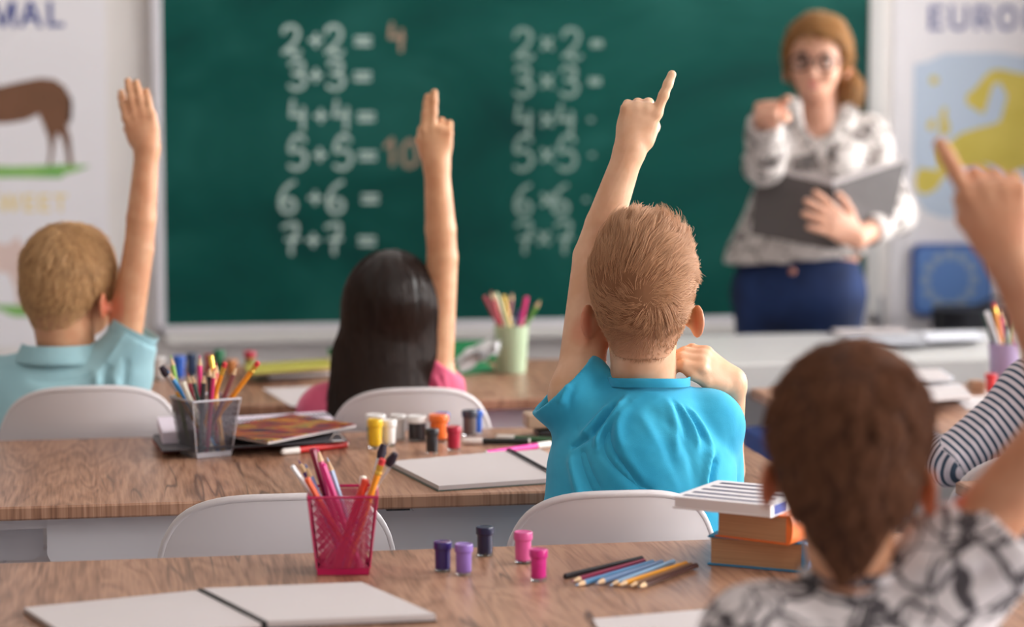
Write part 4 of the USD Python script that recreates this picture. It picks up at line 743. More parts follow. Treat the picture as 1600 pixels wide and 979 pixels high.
def strands(name, pts, width, mat, par, taper=.35):
    """pts: (n, k, 3) -> one BasisCurves prim"""
    path = par + '/' + numbered(par, name); top = '/World/' + par.split('/')[2]; n, k, _ = pts.shape; c = UsdGeom.BasisCurves.Define(stage, path)
    c.CreateTypeAttr('linear'); c.CreatePointsAttr(Vt.Vec3fArray.FromNumpy((pts - LOC[top]).reshape(-1, 3).astype(np.float32))); c.CreateCurveVertexCountsAttr(Vt.IntArray.FromNumpy(np.full(n, k, np.int32)))
    w = np.tile(np.linspace(1, taper, k) * width, n); c.CreateWidthsAttr(Vt.FloatArray.FromNumpy(w.astype(np.float32))); c.SetWidthsInterpolation('vertex')
    UsdShade.MaterialBindingAPI.Apply(c.GetPrim()).Bind(mat); tag(c, kind='stuff'); return path
def hair_mat(name, c1, c2, c3, rough=.45):
    return gm(name, {'h': ('hair_info', {}), 'w': ('white_noise_texture', {'dimensions': '1D'}), 'k': ('math', {'math_type': 'multiply', 'value2': 977.0}), 'r': ('rgb_ramp', {'ramp': [(0, lin(c1)), (.5, lin(c2)), (1, lin(c3))]}), 'p': ('principled_bsdf', {'roughness': rough, 'specular_ior_level': .35 if rough < .55 else .12})},
              [('h.index', 'w.w'), ('w.value', 'r.fac'), ('r.color', 'p.base_color')])
def skin(name, c1, c2, sss=.12):
    return gm('skin_' + name, {'g': ('geometry', {}), 'n': ('noise_texture', {'scale': 26, 'detail': 3}), 'r': ('rgb_ramp', {'ramp': [(.36, lin(c1)), (.64, lin(c2))]}), 'at': ('attribute', {'attribute': 'mark'}), 'er': ('mix_color', {'b': lin((206, 92, 66))}), 'n2': ('noise_texture', {'scale': 900, 'detail': 2}), 'b': ('bump', {'strength': .08, 'distance': .0006}),
               'p': ('principled_bsdf', {'roughness': .46, 'specular_ior_level': .4, 'subsurface_weight': sss, 'subsurface_scale': .012, 'subsurface_radius': (1.0, .32, .16)})},
              [('g.position', 'n.vector'), ('n.fac', 'r.fac'), ('r.color', 'er.a'), ('at.fac', 'er.fac'), ('er.result', 'p.base_color'), ('g.position', 'n2.vector'), ('n2.fac', 'b.height'), ('b.normal', 'p.normal')])
def short_hair(par, h, F, hairline, thick, mat, smat, n, width, flow, length, lift, seed, res=.0035, zlo=-.16, extra=None):
    """hair as a close cap over the skull with single hairs on it. hairline(f, r): lowest height; thick(L): the cap's thickness; flow(L): the way the hairs lie; all in head units"""
    s = h.s
    def f(P): L = h.loc(P); return np.maximum(F(P) - thick(L) * s, (hairline(L) - L[:, 2]) * s * .8)
    lo, hi = h.c - .16 * s, h.c + .16 * s; V, T = surface(f, lo, hi, res * s); c = obj('hair', (V, T), smat, par, True)
    rs = np.random.RandomState(seed); p = sample_mesh(V, T, n * 2, rs); g = grad(F, p); L = h.loc(p)
    ok = (L[:, 2] > hairline(L) + .003) & ((g * (p - h.c)).sum(1) > 0); p, g, L = p[ok][:n], g[ok][:n], L[ok][:n]
    d = flow(L, rs) @ h.ax.T; d -= g * (d * g).sum(1)[:, None]; d /= np.maximum(np.linalg.norm(d, axis=1), 1e-6)[:, None]
    clump = meshkit.noise(p * 90, seed) - .5; d += np.cross(g, d) * (clump * 1.2)[:, None] + rs.normal(0, .10, d.shape)
    ln = length(L) * s * rs.uniform(.7, 1.25, len(p)); lf = lift(L) * rs.uniform(.4, 1.5, len(p)); k = 5; q = np.linspace(0, 1, k); out = []
    for t in q: out.append(p - g * .002 + d * (ln * t)[:, None] + g * (ln * lf * (t * 1.1 - .35 * t * t))[:, None] - g * (ln ** 2 * t * t / (.17 * s))[:, None] * .8)
    strands('strands', np.stack(out, 1), width, mat, c); return c
def folds(V, lines):
    """raises or sinks cloth along lines: (points, height, half width)"""
    tm = None; D_ = np.zeros(len(V))
    for pts, amp, w in lines:
        q = spline(pts, 24) if len(pts) > 2 else np.linspace(pts[0], pts[1], 24); best = np.full(len(V), 9.); tt = np.zeros(len(V))
        for i in range(len(q) - 1):
            a, b = q[i], q[i + 1]; ab = b - a; t = np.clip((V - a) @ ab / (ab @ ab), 0, 1); d = np.linalg.norm(V - a - t[:, None] * ab, axis=1); m = d < best; best[m] = d[m]; tt[m] = (i + t[m]) / (len(q) - 1)
        D_ += amp * np.exp(-(best / w) ** 2) * np.minimum(1, np.minimum(tt * 5 + .25, (1 - tt) * 5 + .25))
    return D_
def vnormals(V, F):
    n = np.zeros_like(V); c = np.cross(V[F[:, 1]] - V[F[:, 0]], V[F[:, 2]] - V[F[:, 0]])
    for k in range(3): np.add.at(n, F[:, k], c)
    return n / np.maximum(np.linalg.norm(n, axis=1, keepdims=True), 1e-12)
def garment(name, par, F, mat, h, cuts=(), holes=(), lines=(), wrinkle=(.003, 14), hollow=.006, seed=0, label=None):
    """cloth: the form F cut by planes (point, outward normal), open at necks and sleeves, with folds. hollow: thickness of the cloth"""
    def f(P):
        d = F(P)
        if hollow: d = np.maximum(d, -(d + hollow))
        for p, n in cuts: d = np.maximum(d, (P - p) @ n)
        for H in holes: d = np.maximum(d, -H(P))
        return d
    V, T = form_surface(F, h, f); N = vnormals(V, T)
    if wrinkle[0]: q = V * wrinkle[1]; V = V + N * ((meshkit.fbm(q + 5 * seed + np.stack([meshkit.noise(q * .7, 1), meshkit.noise(q * .7, 2), meshkit.noise(q * .7, 3)], 1) * 2.2, 3, seed) - .5) * 2 * wrinkle[0])[:, None]
    if lines: V = V + N * folds(V, lines)[:, None]
    return obj(name, (V, T), mat, par, True, label)
def legs(par, hip, fwd, right, tr, shoe, seat=.472, spread=.075, hl=.36):
    """the seated lower body: trousers to the ankles, shoes on the floor"""
    F = Form(); hip = np.array([hip[0], hip[1], seat + .075]); S = []
    F.cone(hip - right * .07, hip + right * .07, .085, .085, .03); F.cone(hip, hip + ZUP * .12, .10, .105, .04, fwd, .75)
    for q in (-1, 1):
        a = hip + right * q * spread; kn = a + fwd * hl + ZUP * -.005; an = np.array([*(kn[:2] - fwd[:2] * .03 + right[:2] * q * .01), .09]); F.cone(a, kn, .078, .055, .03); F.cone(kn, an, .054, .044, .02)
        G = Form(); hl_ = np.array([an[0], an[1], .04]); G.cone(hl_ - fwd * .02, hl_ + fwd * .13 - ZUP * .006, .038, .032, .02); G.cone(hl_, an, .036, .034, .02); g = lambda P, G=G: np.maximum(G(P), .001 - P[:, 2]); S.append(surface(g, G.lo, G.hi, .008))
    V, T = form_surface(F, .011); obj('trousers', (V, T), tr, par, True)
    for m in S: obj('shoe', m, shoe, par, True)
def neck_torso(F, pel, chest, nb, head, R_, fwd, wp, wc, ratio=.66, nr=.047, shL=None, shR=None, sr=.045):
    F.cone(pel, (pel + chest) / 2, wp, (wp + wc) * .48, .04, fwd, ratio); F.cone((pel + chest) / 2, chest, (wp + wc) * .48, wc, .04, fwd, ratio)
    F.cone(nb - ZUP * .02, head, nr * 1.05, nr, .02)
    for s in (shL, shR):
        if s is not None: F.cone(nb - ZUP * .045, s, .040, sr, .015); F.cone(chest, s, wc * .62, sr, .02, fwd, .8)
# ------------------------------------------------------------------ the people
def view_dir(px): r = ray(px, YH).copy(); r[2] = 0; return unit(r)
def px_lines(V, lines):
    from scipy.spatial import cKDTree
    T = cKDTree(V); out = []
    for pts, amp, w, d in lines: q = np.array([D(x, y, d) for x, y in pts]); out.append((V[T.query(q)[1]], amp, w))
    return out
def cloth(name, par, F, mat, h, lines=(), mark=None, smooth_it=0, wrinkle=(.003, 14), seed=0, hollow=.006, cuts=(), holes=(), label=None):
    def f(P):
        d = F(P)
        if hollow: d = np.maximum(d, -(d + hollow))
        for ct in cuts: pl = (P - ct[0]) @ ct[1]; d = np.maximum(d, pl if len(ct) < 3 else np.minimum(pl, ct[2] - np.linalg.norm(P - ct[0], axis=1)))
        for H in holes: d = np.maximum(d, -H(P))
        return d
    V, T = form_surface(F, h, f); N = vnormals(V, T); q = V * wrinkle[1]
    wv = np.stack([meshkit.noise(q * .7, 1), meshkit.noise(q * .7, 2), meshkit.noise(q * .7, 3)], 1); ds = (meshkit.fbm(q + 5 * seed + wv * 2.2, 3, seed) - .5) * 2 * wrinkle[0]
    if lines: ds = ds + folds(V, px_lines(V, lines))
    V2 = V + N * ds[:, None]; return obj(name, (V2, T), mat, par, True, label, color=None if mark is None else mark(V))
def band(name, par, ring, up_, hgt, th, mat, out):
    """a flat strip of cloth along a closed ring of points"""
    ring = np.asarray(ring); n = len(ring); o = np.asarray(out) * th; u = np.asarray(up_) * hgt
    V = np.vstack([ring, ring + u, ring + u + o, ring + o]); F = []
    for a, b in ((0, 1), (1, 2), (2, 3), (3, 0)):
        for i in range(n): j = (i + 1) % n; F += [(a * n + i, a * n + j, b * n + j), (a * n + i, b * n + j, b * n + i)]
    return obj(name, (V, np.array(F)[:, ::-1]), mat, par, True)
def cap_mat(name, hair, scalp):
    return gm(name, {'a': ('attribute', {'attribute': 'mark'}), 'm': ('mix_color', {'a': lin(hair), 'b': lin(scalp)}), 'p': ('principled_bsdf', {'roughness': .7, 'specular_ior_level': .1})}, [('a.fac', 'm.fac'), ('m.result', 'p.base_color')])
def crop(par, h, F, hl, th, cm, sm, n, w, W, length, lift, seed, fade=(-.12, -.06), spin=.45, res=.0035, guides=900, pull=.5, bias=(0, 0, 0)):
    s = h.s
    def f(P): L = h.loc(P); return np.maximum(F(P) - th(L) * s * (.90 + .2 * meshkit.noise(P * 50, seed)), (hl(L) - L[:, 2]) * s * .8)
    V, T = surface(f, h.c - .17 * s, h.c + .17 * s, res * s); L = h.loc(V); mk = np.clip(1 - (L[:, 2] - fade[0]) / (fade[1] - fade[0]), 0, 1) * .95; c = obj('hair', (V, T), cm, par, True, color=mk)
    rs = np.random.RandomState(seed); p = sample_mesh(V, T, int(n * 1.9), rs); g = grad(F, p); L = h.loc(p); ok = (L[:, 2] > hl(L) + .002) & (np.abs(F(p) - th(L) * s) < .008); p, g, L = p[ok][:n], g[ok][:n], L[ok][:n]
    W = np.array(W); d = (L - W); gl = g @ h.ax; d = d / np.maximum(np.linalg.norm(d, axis=1, keepdims=True), 1e-6); d = d + spin * np.cross(gl, d) + np.array(bias); d = d @ h.ax.T; d -= g * (d * g).sum(1)[:, None]; d /= np.maximum(np.linalg.norm(d, axis=1), 1e-6)[:, None]
    cl = meshkit.noise(p * 60, seed) - .5; cl2 = meshkit.noise(p * 24, seed + 3) - .5; d = d + np.cross(g, d) * (cl * 1.1 + cl2 * 1.3)[:, None] + rs.normal(0, .10, d.shape)
    ln = length(L) * s * rs.uniform(.6, 1.3, len(p)); lf = lift(L) * rs.uniform(.4, 1.5, len(p)) * (1 + cl * 1.4); out = []
    for t in np.linspace(0, 1, 5): out.append(p - g * .0012 + d * (ln * t)[:, None] + g * (ln * lf * (1.1 * t - .3 * t * t))[:, None] - g * (ln ** 2 * t * t / (.16 * s) * .8)[:, None])
    out = np.stack(out, 1)
    from scipy.spatial import cKDTree
    gi = rs.choice(len(p), guides, replace=False); near = gi[cKDTree(p[gi]).query(p)[1]]; k = np.linspace(0, 1, 5)[None, :, None] ** 1.3 * pull * np.clip(length(L) / .02, 0, 1)[:, None, None]; out = out + (out[near] - out) * k
    strands('strands', out, w, sm, c)

BRD = pm('jeans_dark', (44, 58, 92), .8); SHOE = pm('shoe_white', (220, 218, 214), .5)
def make_head(c, f, up, s, out=.5):
    h = Head(c, f, up, s); H = Form(); h.skull(H); B = Form(); h.skull(B); h.ears(B, out=out); h.face(B); return h, H, B
# ================= the boy in the turquoise T-shirt
SK1 = skin('fair', (216, 166, 132), (226, 182, 150), .05); LB, LG = (-.61, .79), None
def boy_turquoise():
    t = thing('person', 'boy in a turquoise T-shirt, seen from behind, pointing upward with his left hand', 'person', D(1003, 900, 3.72) * [1, 1, 0])
    f = view_dir(1003); r = np.cross(f, ZUP); d0 = 3.70
    h, H, B = make_head(D(1004, 449, d0), f, ZUP, 1.0, .55)
    nb, chest, pel = D(1006, 592, d0), D(1003, 735, d0 + .01), np.array([*D(1003, 800, d0 + .02)[:2], .53]); sL, sR = D(905, 618, d0 + .02), D(1100, 676, d0)
    neck_torso(B, pel, chest, nb, h.P(-.020, 0, -.06), r, f, .115, .122, .64, .047, sL, sR, .042)
    eL, wL = D(926, 402, 3.79), D(985, 232, 3.78); B.cone(sL, eL, .0380, .0310, .02); B.cone(eL, eL * .7 + wL * .3, .0308, .0295, .004); B.cone(eL * .7 + wL * .3, wL, .0295, .0225, .004)
    hand(B, wL, wL * 0 + (D(1004, 166, 3.775) - wL), -FWD, 1, 1.0, ((.02, .04, .03), (1.25, 1.5, .8), (1.3, 1.5, .8), (1.25, 1.5, .8)), (.10, .04, 0, -.04), (.2, .9, 1.3), 1.06, .0222)
    eR, wR = D(1132, 735, 3.87), D(1143, 596, 3.735); B.cone(sR, eR, .037, .030, .02); B.cone(eR, wR, .029, .0225, .015)
    hand(B, wR, D(1104, 566, 3.715) - wR, ZUP * .75 - FWD * .65 + RIGHT * .2, -1, .98, ((.55, .75, .3), (.6, .7, .3), (.6, .7, .3), (.6, .7, .3)), (.05, .0, -.05, -.1), (.30, .45, .25), 1.0, .0222)
    V, T = form_surface(B, .0027); obj('body', (V, T), SK1, t, True, color=h.blush(V)); h.features(t, pm('brow_blond', (150, 112, 74), .7), ('blue', (84, 110, 140)))
    # hair: a crown on the back of the head, short sides, a fade at the nape
    hl = lambda L: interp(L[:, 0], [-.09, -.045, -.034, -.01, .014, .03, .05, .09], [-.104, -.098, -.075, -.022, -.022, -.045, .04, .055])
    th = lambda L: interp(L[:, 2], [-.12, -.09, -.05, 0, .05, .09], [.0012, .002, .0045, .007, .012, .016])
    crop(t, h, H, hl, th, cap_mat('cap_blond', (132, 92, 66), (216, 164, 132)), hair_mat('hair_blond', (112, 74, 50), (180, 130, 94), (236, 196, 156)), 27000, .00068, (-.10, .004, -.004),
         lambda L: interp(L[:, 2], [-.115, -.08, -.03, .03, .08], [.005, .009, .020, .032, .040]), lambda L: interp(L[:, 2], [-.1, 0, .05, .09], [.16, .14, .2, .5]), 11, (-.104, -.045), bias=(.0, .12, .35))
    M = gm('shirt_turquoise', {'g': ('texture_coordinate', {}), 'n': ('noise_texture', {'scale': 14, 'detail': 4}), 'r': ('rgb_ramp', {'ramp': [(.35, lin((34, 158, 198))), (.65, lin((56, 177, 214)))]}), 'n2': ('noise_texture', {'scale': 700, 'detail': 2}), 'b': ('bump', {'strength': .25, 'distance': .0006}), 'p': ('principled_bsdf', {'roughness': .85, 'sheen_weight': .25, 'sheen_tint': (.6, .9, 1.0)})},
           [('g.object', 'n.vector'), ('n.fac', 'r.fac'), ('r.color', 'p.base_color'), ('g.object', 'n2.vector'), ('n2.fac', 'b.height'), ('b.normal', 'p.normal')])
    S = Form(); bot, ch = D(1002, 860, d0), D(1002, 746, d0); S.cone(bot - ZUP * .12, bot, .155, .153, .03, f, .74); S.cone(bot, ch, .153, .146, .02, f, .74); S.cone(D(1030, 641, d0), D(1106, 664, d0), .046, .052, .012); S.cone(D(1000, 641, d0), D(935, 656, d0), .046, .052, .012)
    S.cone(ch, D(1106, 668, d0), .11, .051, .02, f, .8); S.cone(ch, D(930, 668, d0), .11, .055, .02, f, .8); S.cone(D(1106, 664, d0), D(1113, 765, 3.80), .0525, .0505, .012)
    S.cone(D(940, 668, d0 + .005), D(885, 608, d0 + .01), .058, .061, .015, -FWD, .85); S.cone(D(885, 608, d0 + .01), D(858, 584, d0 + .01), .061, .060, .01, -FWD, .85); S.cone(D(1012, 662, d0 - .014), D(1000, 720, d0 - .03), .068, .08, .03)
    S.cone(D(966, 620, d0 - .01), D(930, 580, d0 + .01), .022, .018, .02)
    N = Form(); nc = D(1013, 590, d0 - .002) - f * .009; N.cone(nc - ZUP * .03 + f * .03, nc + ZUP * .10 + f * .0, .058, .060, .01, f, .8)
    lw = 3.60
    lines = [(p_, a_ * .95, w_ * .75, d_) for p_, a_, w_, d_ in [([(962, 592), (948, 630), (930, 672), (926, 700)], .010, .008, lw), ([(948, 600), (930, 640), (905, 672)], -.010, .008, lw), ([(930, 600), (908, 640), (880, 668)], .007, .008, lw), ([(980, 612), (962, 660), (975, 705), (1010, 760)], .008, .012, lw), ([(955, 640), (945, 690), (985, 740), (1020, 790)], -.008, .014, lw),
             ([(862, 700), (880, 742), (905, 790)], .009, .012, lw), ([(885, 690), (905, 735), (935, 775)], -.008, .013, lw), ([(850, 690), (872, 682), (900, 672)], -.008, .006, lw), ([(1052, 606), (1060, 650), (1050, 720)], .005, .009, lw), ([(1082, 606), (1092, 640), (1096, 700)], .006, .007, lw), ([(1070, 604), (1076, 640), (1078, 690)], -.005, .006, lw),
             ([(1105, 612), (1122, 640), (1135, 690)], .005, .007, lw), ([(1094, 608), (1108, 640), (1118, 680)], -.005, .006, lw), ([(1126, 770), (1132, 730), (1150, 705)], -.010, .008, lw), ([(1110, 780), (1118, 735), (1138, 690)], .008, .010, lw), ([(1010, 615), (1030, 660), (1050, 740)], -.004, .016, lw), ([(900, 590), (880, 620), (858, 650)], .004, .008, lw), ([(915, 580), (895, 612), (868, 652)], -.004, .007, lw), ([(1030, 640), (1070, 690), (1090, 760)], -.003, .010, lw), ([(1000, 640), (1030, 700), (1060, 770)], .003, .010, lw), ([(960, 700), (1000, 735), (1050, 765)], .003, .006, lw)]]
    c0 = D(882, 597, d0 + .01); cn = unit(-RIGHT * .69 + ZUP * .72)
    cloth('t_shirt', t, S, M, .0034, lines, wrinkle=(.0013, 13), seed=4, hollow=.008, cuts=[(c0, cn, .13), (np.array([0, 0, .56]), -ZUP)], holes=[N])
    a = np.linspace(0, 2 * np.pi, 48, endpoint=False); ring = nc + np.outer(np.cos(a), r) * .0605 + np.outer(np.sin(a), f) * .0565 + np.outer(-np.maximum(np.sin(a), 0) * .028 - .006 - .004 * np.cos(a) ** 2, ZUP); band('collar', t, ring, unit(ZUP), .0135, .0035, M, np.outer(np.cos(a), r) + np.outer(np.sin(a), f))
    legs(t, pel, f, r, BRD, SHOE)
boy_turquoise()
# ================= the girl with long dark hair
def girl():
    t = thing('person', 'girl with long straight dark hair in a pink top, right hand raised', 'person', D(605, 900, 4.780) * [1, 1, 0])
    f = view_dir(608); r = np.cross(f, ZUP); d0 = 4.76; h, H, B = make_head(D(611, 470, d0), f, ZUP, .98)
    SK = skin('tan', (200, 144, 106), (212, 162, 124), .05)
    nb, chest, pel = D(604, 590, d0), D(602, 690, d0), np.array([*D(604, 800, d0 + .02)[:2], .55]); sL, sR = D(512, 650, d0), D(680, 606, d0)
    neck_torso(B, pel, chest, nb, h.P(-.025, 0, -.06), r, f, .11, .12, .66, .046, sL, sR, .042)
    eR, wR = D(691, 402, 4.740), D(682, 254, 4.720); B.cone(sR, eR, .0345, .0305, .02); B.cone(eR, eR * .7 + wR * .3, .0295, .0300, .004); B.cone(eR * .7 + wR * .3, wR, .0300, .0240, .004)
    u = D(682, 199, 4.715) - wR; hand(B, wR, u, -FWD, -1, 1.0, ((.06, .05, .05), (.02, .05, .05), (1.0, 1.4, .8), (.75, 1.2, .7)), (-.10, -.055, -.05, -.12), (.35, .7, .9), 1.06, .0235)
    eL = D(492, 735, 4.80); wL = pel + f * .22 + ZUP * .03 - r * .08; B.cone(sL, eL, .035, .03, .02); B.cone(eL, wL, .029, .023, .015); hand(B, wL, f + r * .3, ZUP - r * .2, 1, .95, ((.2, .2, .1),) * 4)
    V, T = form_surface(B, .003); obj('body', (V, T), SK, t, True, color=h.blush(V)); h.features(t, pm('brow_dark', (44, 30, 26), .7), ('brown', (70, 44, 28)))
    # the hair falls from the crown over the back
    G = Form(); G.ell(h.P(-.012, 0, .006), np.array((.100, .087, .098)) * .98, h.ax, .02); q = [h.P(-.020, -.001, -.03), D(601, 560, 4.725), D(598, 640, 4.705), D(592, 720, 4.700)]
    G.cone(q[0], q[1], .088, .081, .04, f, .72); G.cone(q[1], q[2], .081, .074, .04, f, .55); G.cone(q[2], q[3], .082, .066, .03, f, .45)
    G.cone(D(560, 560, 4.720), D(528, 648, 4.700), .040, .020, .03, f, .6); G.cone(D(648, 490, 4.74), D(655, 560, 4.715), .036, .016, .03, f, .8)
    hl = lambda L: interp(L[:, 0], [-.05, .0, .03, .05, .075], [-.5, -.5, -.10, .03, .062])
    def ff(P): L = h.loc(P); return np.maximum(G(P), (hl(L) - L[:, 2]) * .7)
    V, T = surface(ff, G.lo, G.hi, .0045); HM = hair_mat('hair_dark', (22, 12, 9), (40, 24, 18), (72, 46, 34), .26); N = vnormals(V, T); L = h.loc(V)
    V = V + N * (np.sin(L[:, 1] * 260 + meshkit.noise(V * 14, 2) * 7) * .0016 * np.clip((.09 - L[:, 2]) / .08, 0, 1))[:, None]; hp = obj('hair', (V, T), pm('hair_dark_base', (26, 16, 13), .36, specular_ior_level=.5), t, True)
    rs = np.random.RandomState(5); p = sample_mesh(V, T, 5200, rs); Lp = h.loc(p); p = p[(Lp[:, 2] > -.14) & (Lp[:, 0] < .05)]; C0 = h.P(-.03, 0, .10); out = [p]
    for k in range(7):
        p = out[-1]; g = grad(G, p, .003); L = h.loc(p); d = -ZUP * np.clip((.085 - L[:, 2]) / .04, .15, 1)[:, None] + (p - C0) * np.clip((L[:, 2] - .02) / .06, 0, 1)[:, None] * 14; d = d - g * (d * g).sum(1)[:, None]; d /= np.maximum(np.linalg.norm(d, axis=1), 1e-6)[:, None]; q = p + d * .020
        q = q - grad(G, q, .003) * (G(q) - .0015 - .001 * rs.rand(len(q)))[:, None]; out.append(q)
    strands('strands', np.stack(out, 1), .0008, HM, hp, .6)
    M = noisy('top_pink', (206, 78, 112), (222, 98, 132), 12, .85, bump=.2, bscale=500, sheen_weight=.2)
    S = Form(); bot = D(602, 830, d0); S.cone(bot - ZUP * .1, bot, .145, .14, .05, f, .74); S.cone(bot, chest, .14, .132, .05, f, .74); S.cone(nb - ZUP * .045, sR - ZUP * .005, .044, .044, .04); S.cone(nb - ZUP * .05, sL + ZUP * .004, .046, .047, .04); S.cone(chest, sL, .095, .05, .05, f, .8); S.cone(chest, sR, .095, .05, .05, f, .8)
    S.cone(D(664, 630, d0), D(683, 585, d0 - .01), .046, .038, .02); S.cone(D(683, 585, d0 - .01), D(692, 535, d0 - .012), .038, .036, .01); S.cone(sL, sL * .45 + eL * .55, .049, .045, .03)
    Nn = Form(); nc = D(606, 592, d0); Nn.cone(nc - ZUP * .03 + f * .03, nc + ZUP * .1, .056, .058, .01, f, .8)
    lw = 4.68; cloth('top', t, S, M, .005, [([(676, 580), (690, 600), (706, 625)], .005, .006, lw), ([(668, 590), (684, 615), (700, 645)], -.005, .006, lw), ([(700, 580), (706, 600), (712, 620)], .004, .005, lw), ([(520, 610), (508, 640), (505, 680)], .005, .009, lw)], wrinkle=(.0016, 14), seed=2, hollow=.011,
          cuts=[(D(692, 566, d0), unit(RIGHT * .60 + ZUP * .8), .12), (np.array([0, 0, .54]), -ZUP), (sL * .47 + eL * .53, unit(eL - sL), .1)], holes=[Nn])
    legs(t, pel, f, r, pm('trousers_grey', (90, 88, 98), .8), SHOE)
girl()
# ================= the boy in the pale blue shirt
def boy_blue():
    t = thing('person', 'boy in a pale blue collared shirt at the left, right hand raised', 'person', D(100, 900, 4.70) * [1, 1, 0])
    f0 = view_dir(105); r0 = np.cross(f0, ZUP); a = math.radians(38); f = f0 * math.cos(a) + r0 * math.sin(a); d0 = 4.71; h, H, B = make_head(D(112, 432, d0), f + ZUP * -.05, ZUP + r0 * .03, 1.02, .3)
    nb, chest, pel = D(108, 560, d0 + .01), D(92, 665, d0 + .02), np.array([*D(88, 800, d0 + .03)[:2], .55]); sL, sR = D(-20, 612, d0 + .02), D(184, 585, d0)
    neck_torso(B, pel, chest, nb, h.P(-.025, 0, -.06), r0, f0, .115, .125, .66, .053, sL, sR, .044)
    eR, wR = D(217, 388, 4.685), D(230, 230, 4.660); B.cone(sR, eR, .037, .0290, .02); B.cone(eR, eR * .7 + wR * .3, .0285, .0285, .004); B.cone(eR * .7 + wR * .3, wR, .0285, .0225, .004)
    hand(B, wR, D(215, 174, 4.655) - wR + RIGHT * .001, -FWD, -1, .98, ((.30, .35, .25), (.08, .10, .1), (.08, .1, .1), (.12, .15, .1)), (.05, -.03, -.02, -.01), (.25, .7, 1.0), 1.10, .022)
    eL = D(-45, 745, 4.76); wL = pel + f0 * .22 - r0 * .1 + ZUP * .03; B.cone(sL, eL, .037, .03, .02); B.cone(eL, wL, .029, .023, .015); hand(B, wL, f0 + r0 * .3, ZUP - r0 * .2, 1, .95, ((.2, .2, .1),) * 4)
    V, T = form_surface(B, .003); obj('body', (V, T), SK1b, t, True, color=h.blush(V)); h.features(t, pm('brow_blond', (150, 112, 74), .7), ('blue', (84, 110, 140)))
    hl = lambda L: interp(L[:, 0], [-.09, -.045, -.034, -.012, .014, .03, .05, .09], [-.092, -.088, -.072, -.024, -.024, -.05, .035, .05])
    th = lambda L: interp(L[:, 2], [-.12, -.09, -.05, 0, .05, .09], [.0015, .003, .006, .009, .011, .012])
    crop(t, h, H, hl, th, cap_mat('cap_sandy', (150, 112, 76), (206, 150, 120)), hair_mat('hair_sandy', (124, 86, 54), (196, 152, 104), (244, 210, 162)), 15000, .0011, (-.04, .01, .085), lambda L: interp(L[:, 2], [-.1, -.05, 0, .05], [.008, .016, .026, .030]), lambda L: np.full(len(L), .10), 12, (-.11, -.05), spin=.25, guides=800, pull=.4)
    M = noisy('shirt_pale_blue', (150, 192, 202), (162, 202, 210), 10, .8, bump=.1, bscale=600, sheen_weight=.15)
    S = Form(); bot = D(88, 830, d0 + .02); S.cone(bot - ZUP * .1, bot, .155, .155, .05, f0, .74); S.cone(bot, chest, .155, .15, .05, f0, .74); S.cone(nb - ZUP * .05, sR - ZUP * .006, .052, .052, .04); S.cone(nb - ZUP * .05, sL, .052, .054, .05); S.cone(chest, sL, .11, .055, .05, f0, .8); S.cone(chest, sR, .11, .055, .05, f0, .8)
    S.cone(D(165, 610, d0), D(203, 540, d0 - .01), .062, .046, .035); S.cone(D(203, 540, d0 - .01), D(219, 498, d0 - .015), .046, .046, .02); S.cone(sL, sL * .4 + eL * .6, .055, .05, .03)
    Nn = Form(); nc = D(100, 556, d0); Nn.cone(nc - ZUP * .03 + f0 * .03, nc + ZUP * .1, .062, .064, .01, f0, .85)
    lw = 4.60; cloth('shirt', t, S, M, .005, [([(30, 575), (90, 585), (138, 572)], -.004, .006, lw), ([(138, 572), (150, 600), (142, 625), (120, 640)], .009, .009, lw), ([(165, 560), (160, 590), (170, 615)], -.008, .008, lw), ([(180, 590), (186, 605), (184, 640)], .009, .008, lw), ([(200, 560), (206, 585), (204, 620)], -.006, .007, lw), ([(40, 600), (70, 640), (80, 690)], .005, .014, lw), ([(150, 560), (168, 535), (182, 515)], .004, .006, lw)], wrinkle=(.0012, 12), seed=7, hollow=.011,
          cuts=[(D(210, 516, d0), unit(RIGHT * .58 + ZUP * .81), .12), (np.array([0, 0, .54]), -ZUP), (sL * .42 + eL * .58, unit(eL - sL), .1)], holes=[Nn])
    cc = D(96, 560, d0 + .0); an = np.linspace(0, 2 * np.pi, 60, endpoint=False); V = []
    for rad, z in ((.070, .030), (.075, .031), (.088, .004), (.091, -.004), (.086, -.004), (.082, .004), (.070, .022)): V.append(cc + np.outer(np.cos(an), r0) * rad + np.outer(np.sin(an), f0) * rad * .86 + np.outer(z - np.maximum(np.sin(an), 0) * .028, ZUP))
    F = []; n = 60
    for k in range(7):
        for i in range(n): j = (i + 1) % n; k2 = (k + 1) % 7; F += [(k * n + i, k2 * n + i, k2 * n + j), (k * n + i, k2 * n + j, k * n + j)]
    obj('collar', (np.vstack(V), np.array(F)), M, t, True)
    CU = []; c0 = D(208, 520, d0 - .01); ax = unit(RIGHT * .45 + ZUP * .89); fr = frame_z(ax)
    for rad, z in ((.0475, -.014), (.0495, -.012), (.0495, .012), (.0465, .012), (.0465, -.012)): CU.append(c0 + np.outer(np.cos(an), fr[:, 0]) * rad + np.outer(np.sin(an), fr[:, 1]) * rad + ax * z)
    F = []
    for k in range(5):
        for i in range(n): j = (i + 1) % n; k2 = (k + 1) % 5; F += [(k * n + i, k * n + j, k2 * n + j), (k * n + i, k2 * n + j, k2 * n + i)]
    obj('sleeve_cuff', (np.vstack(CU), np.array(F)), M, t, True)
    legs(t, pel, f0, r0, BRD, SHOE)
SK1b = skin('warm', (204, 146, 110), (216, 164, 128), .05)
boy_blue()
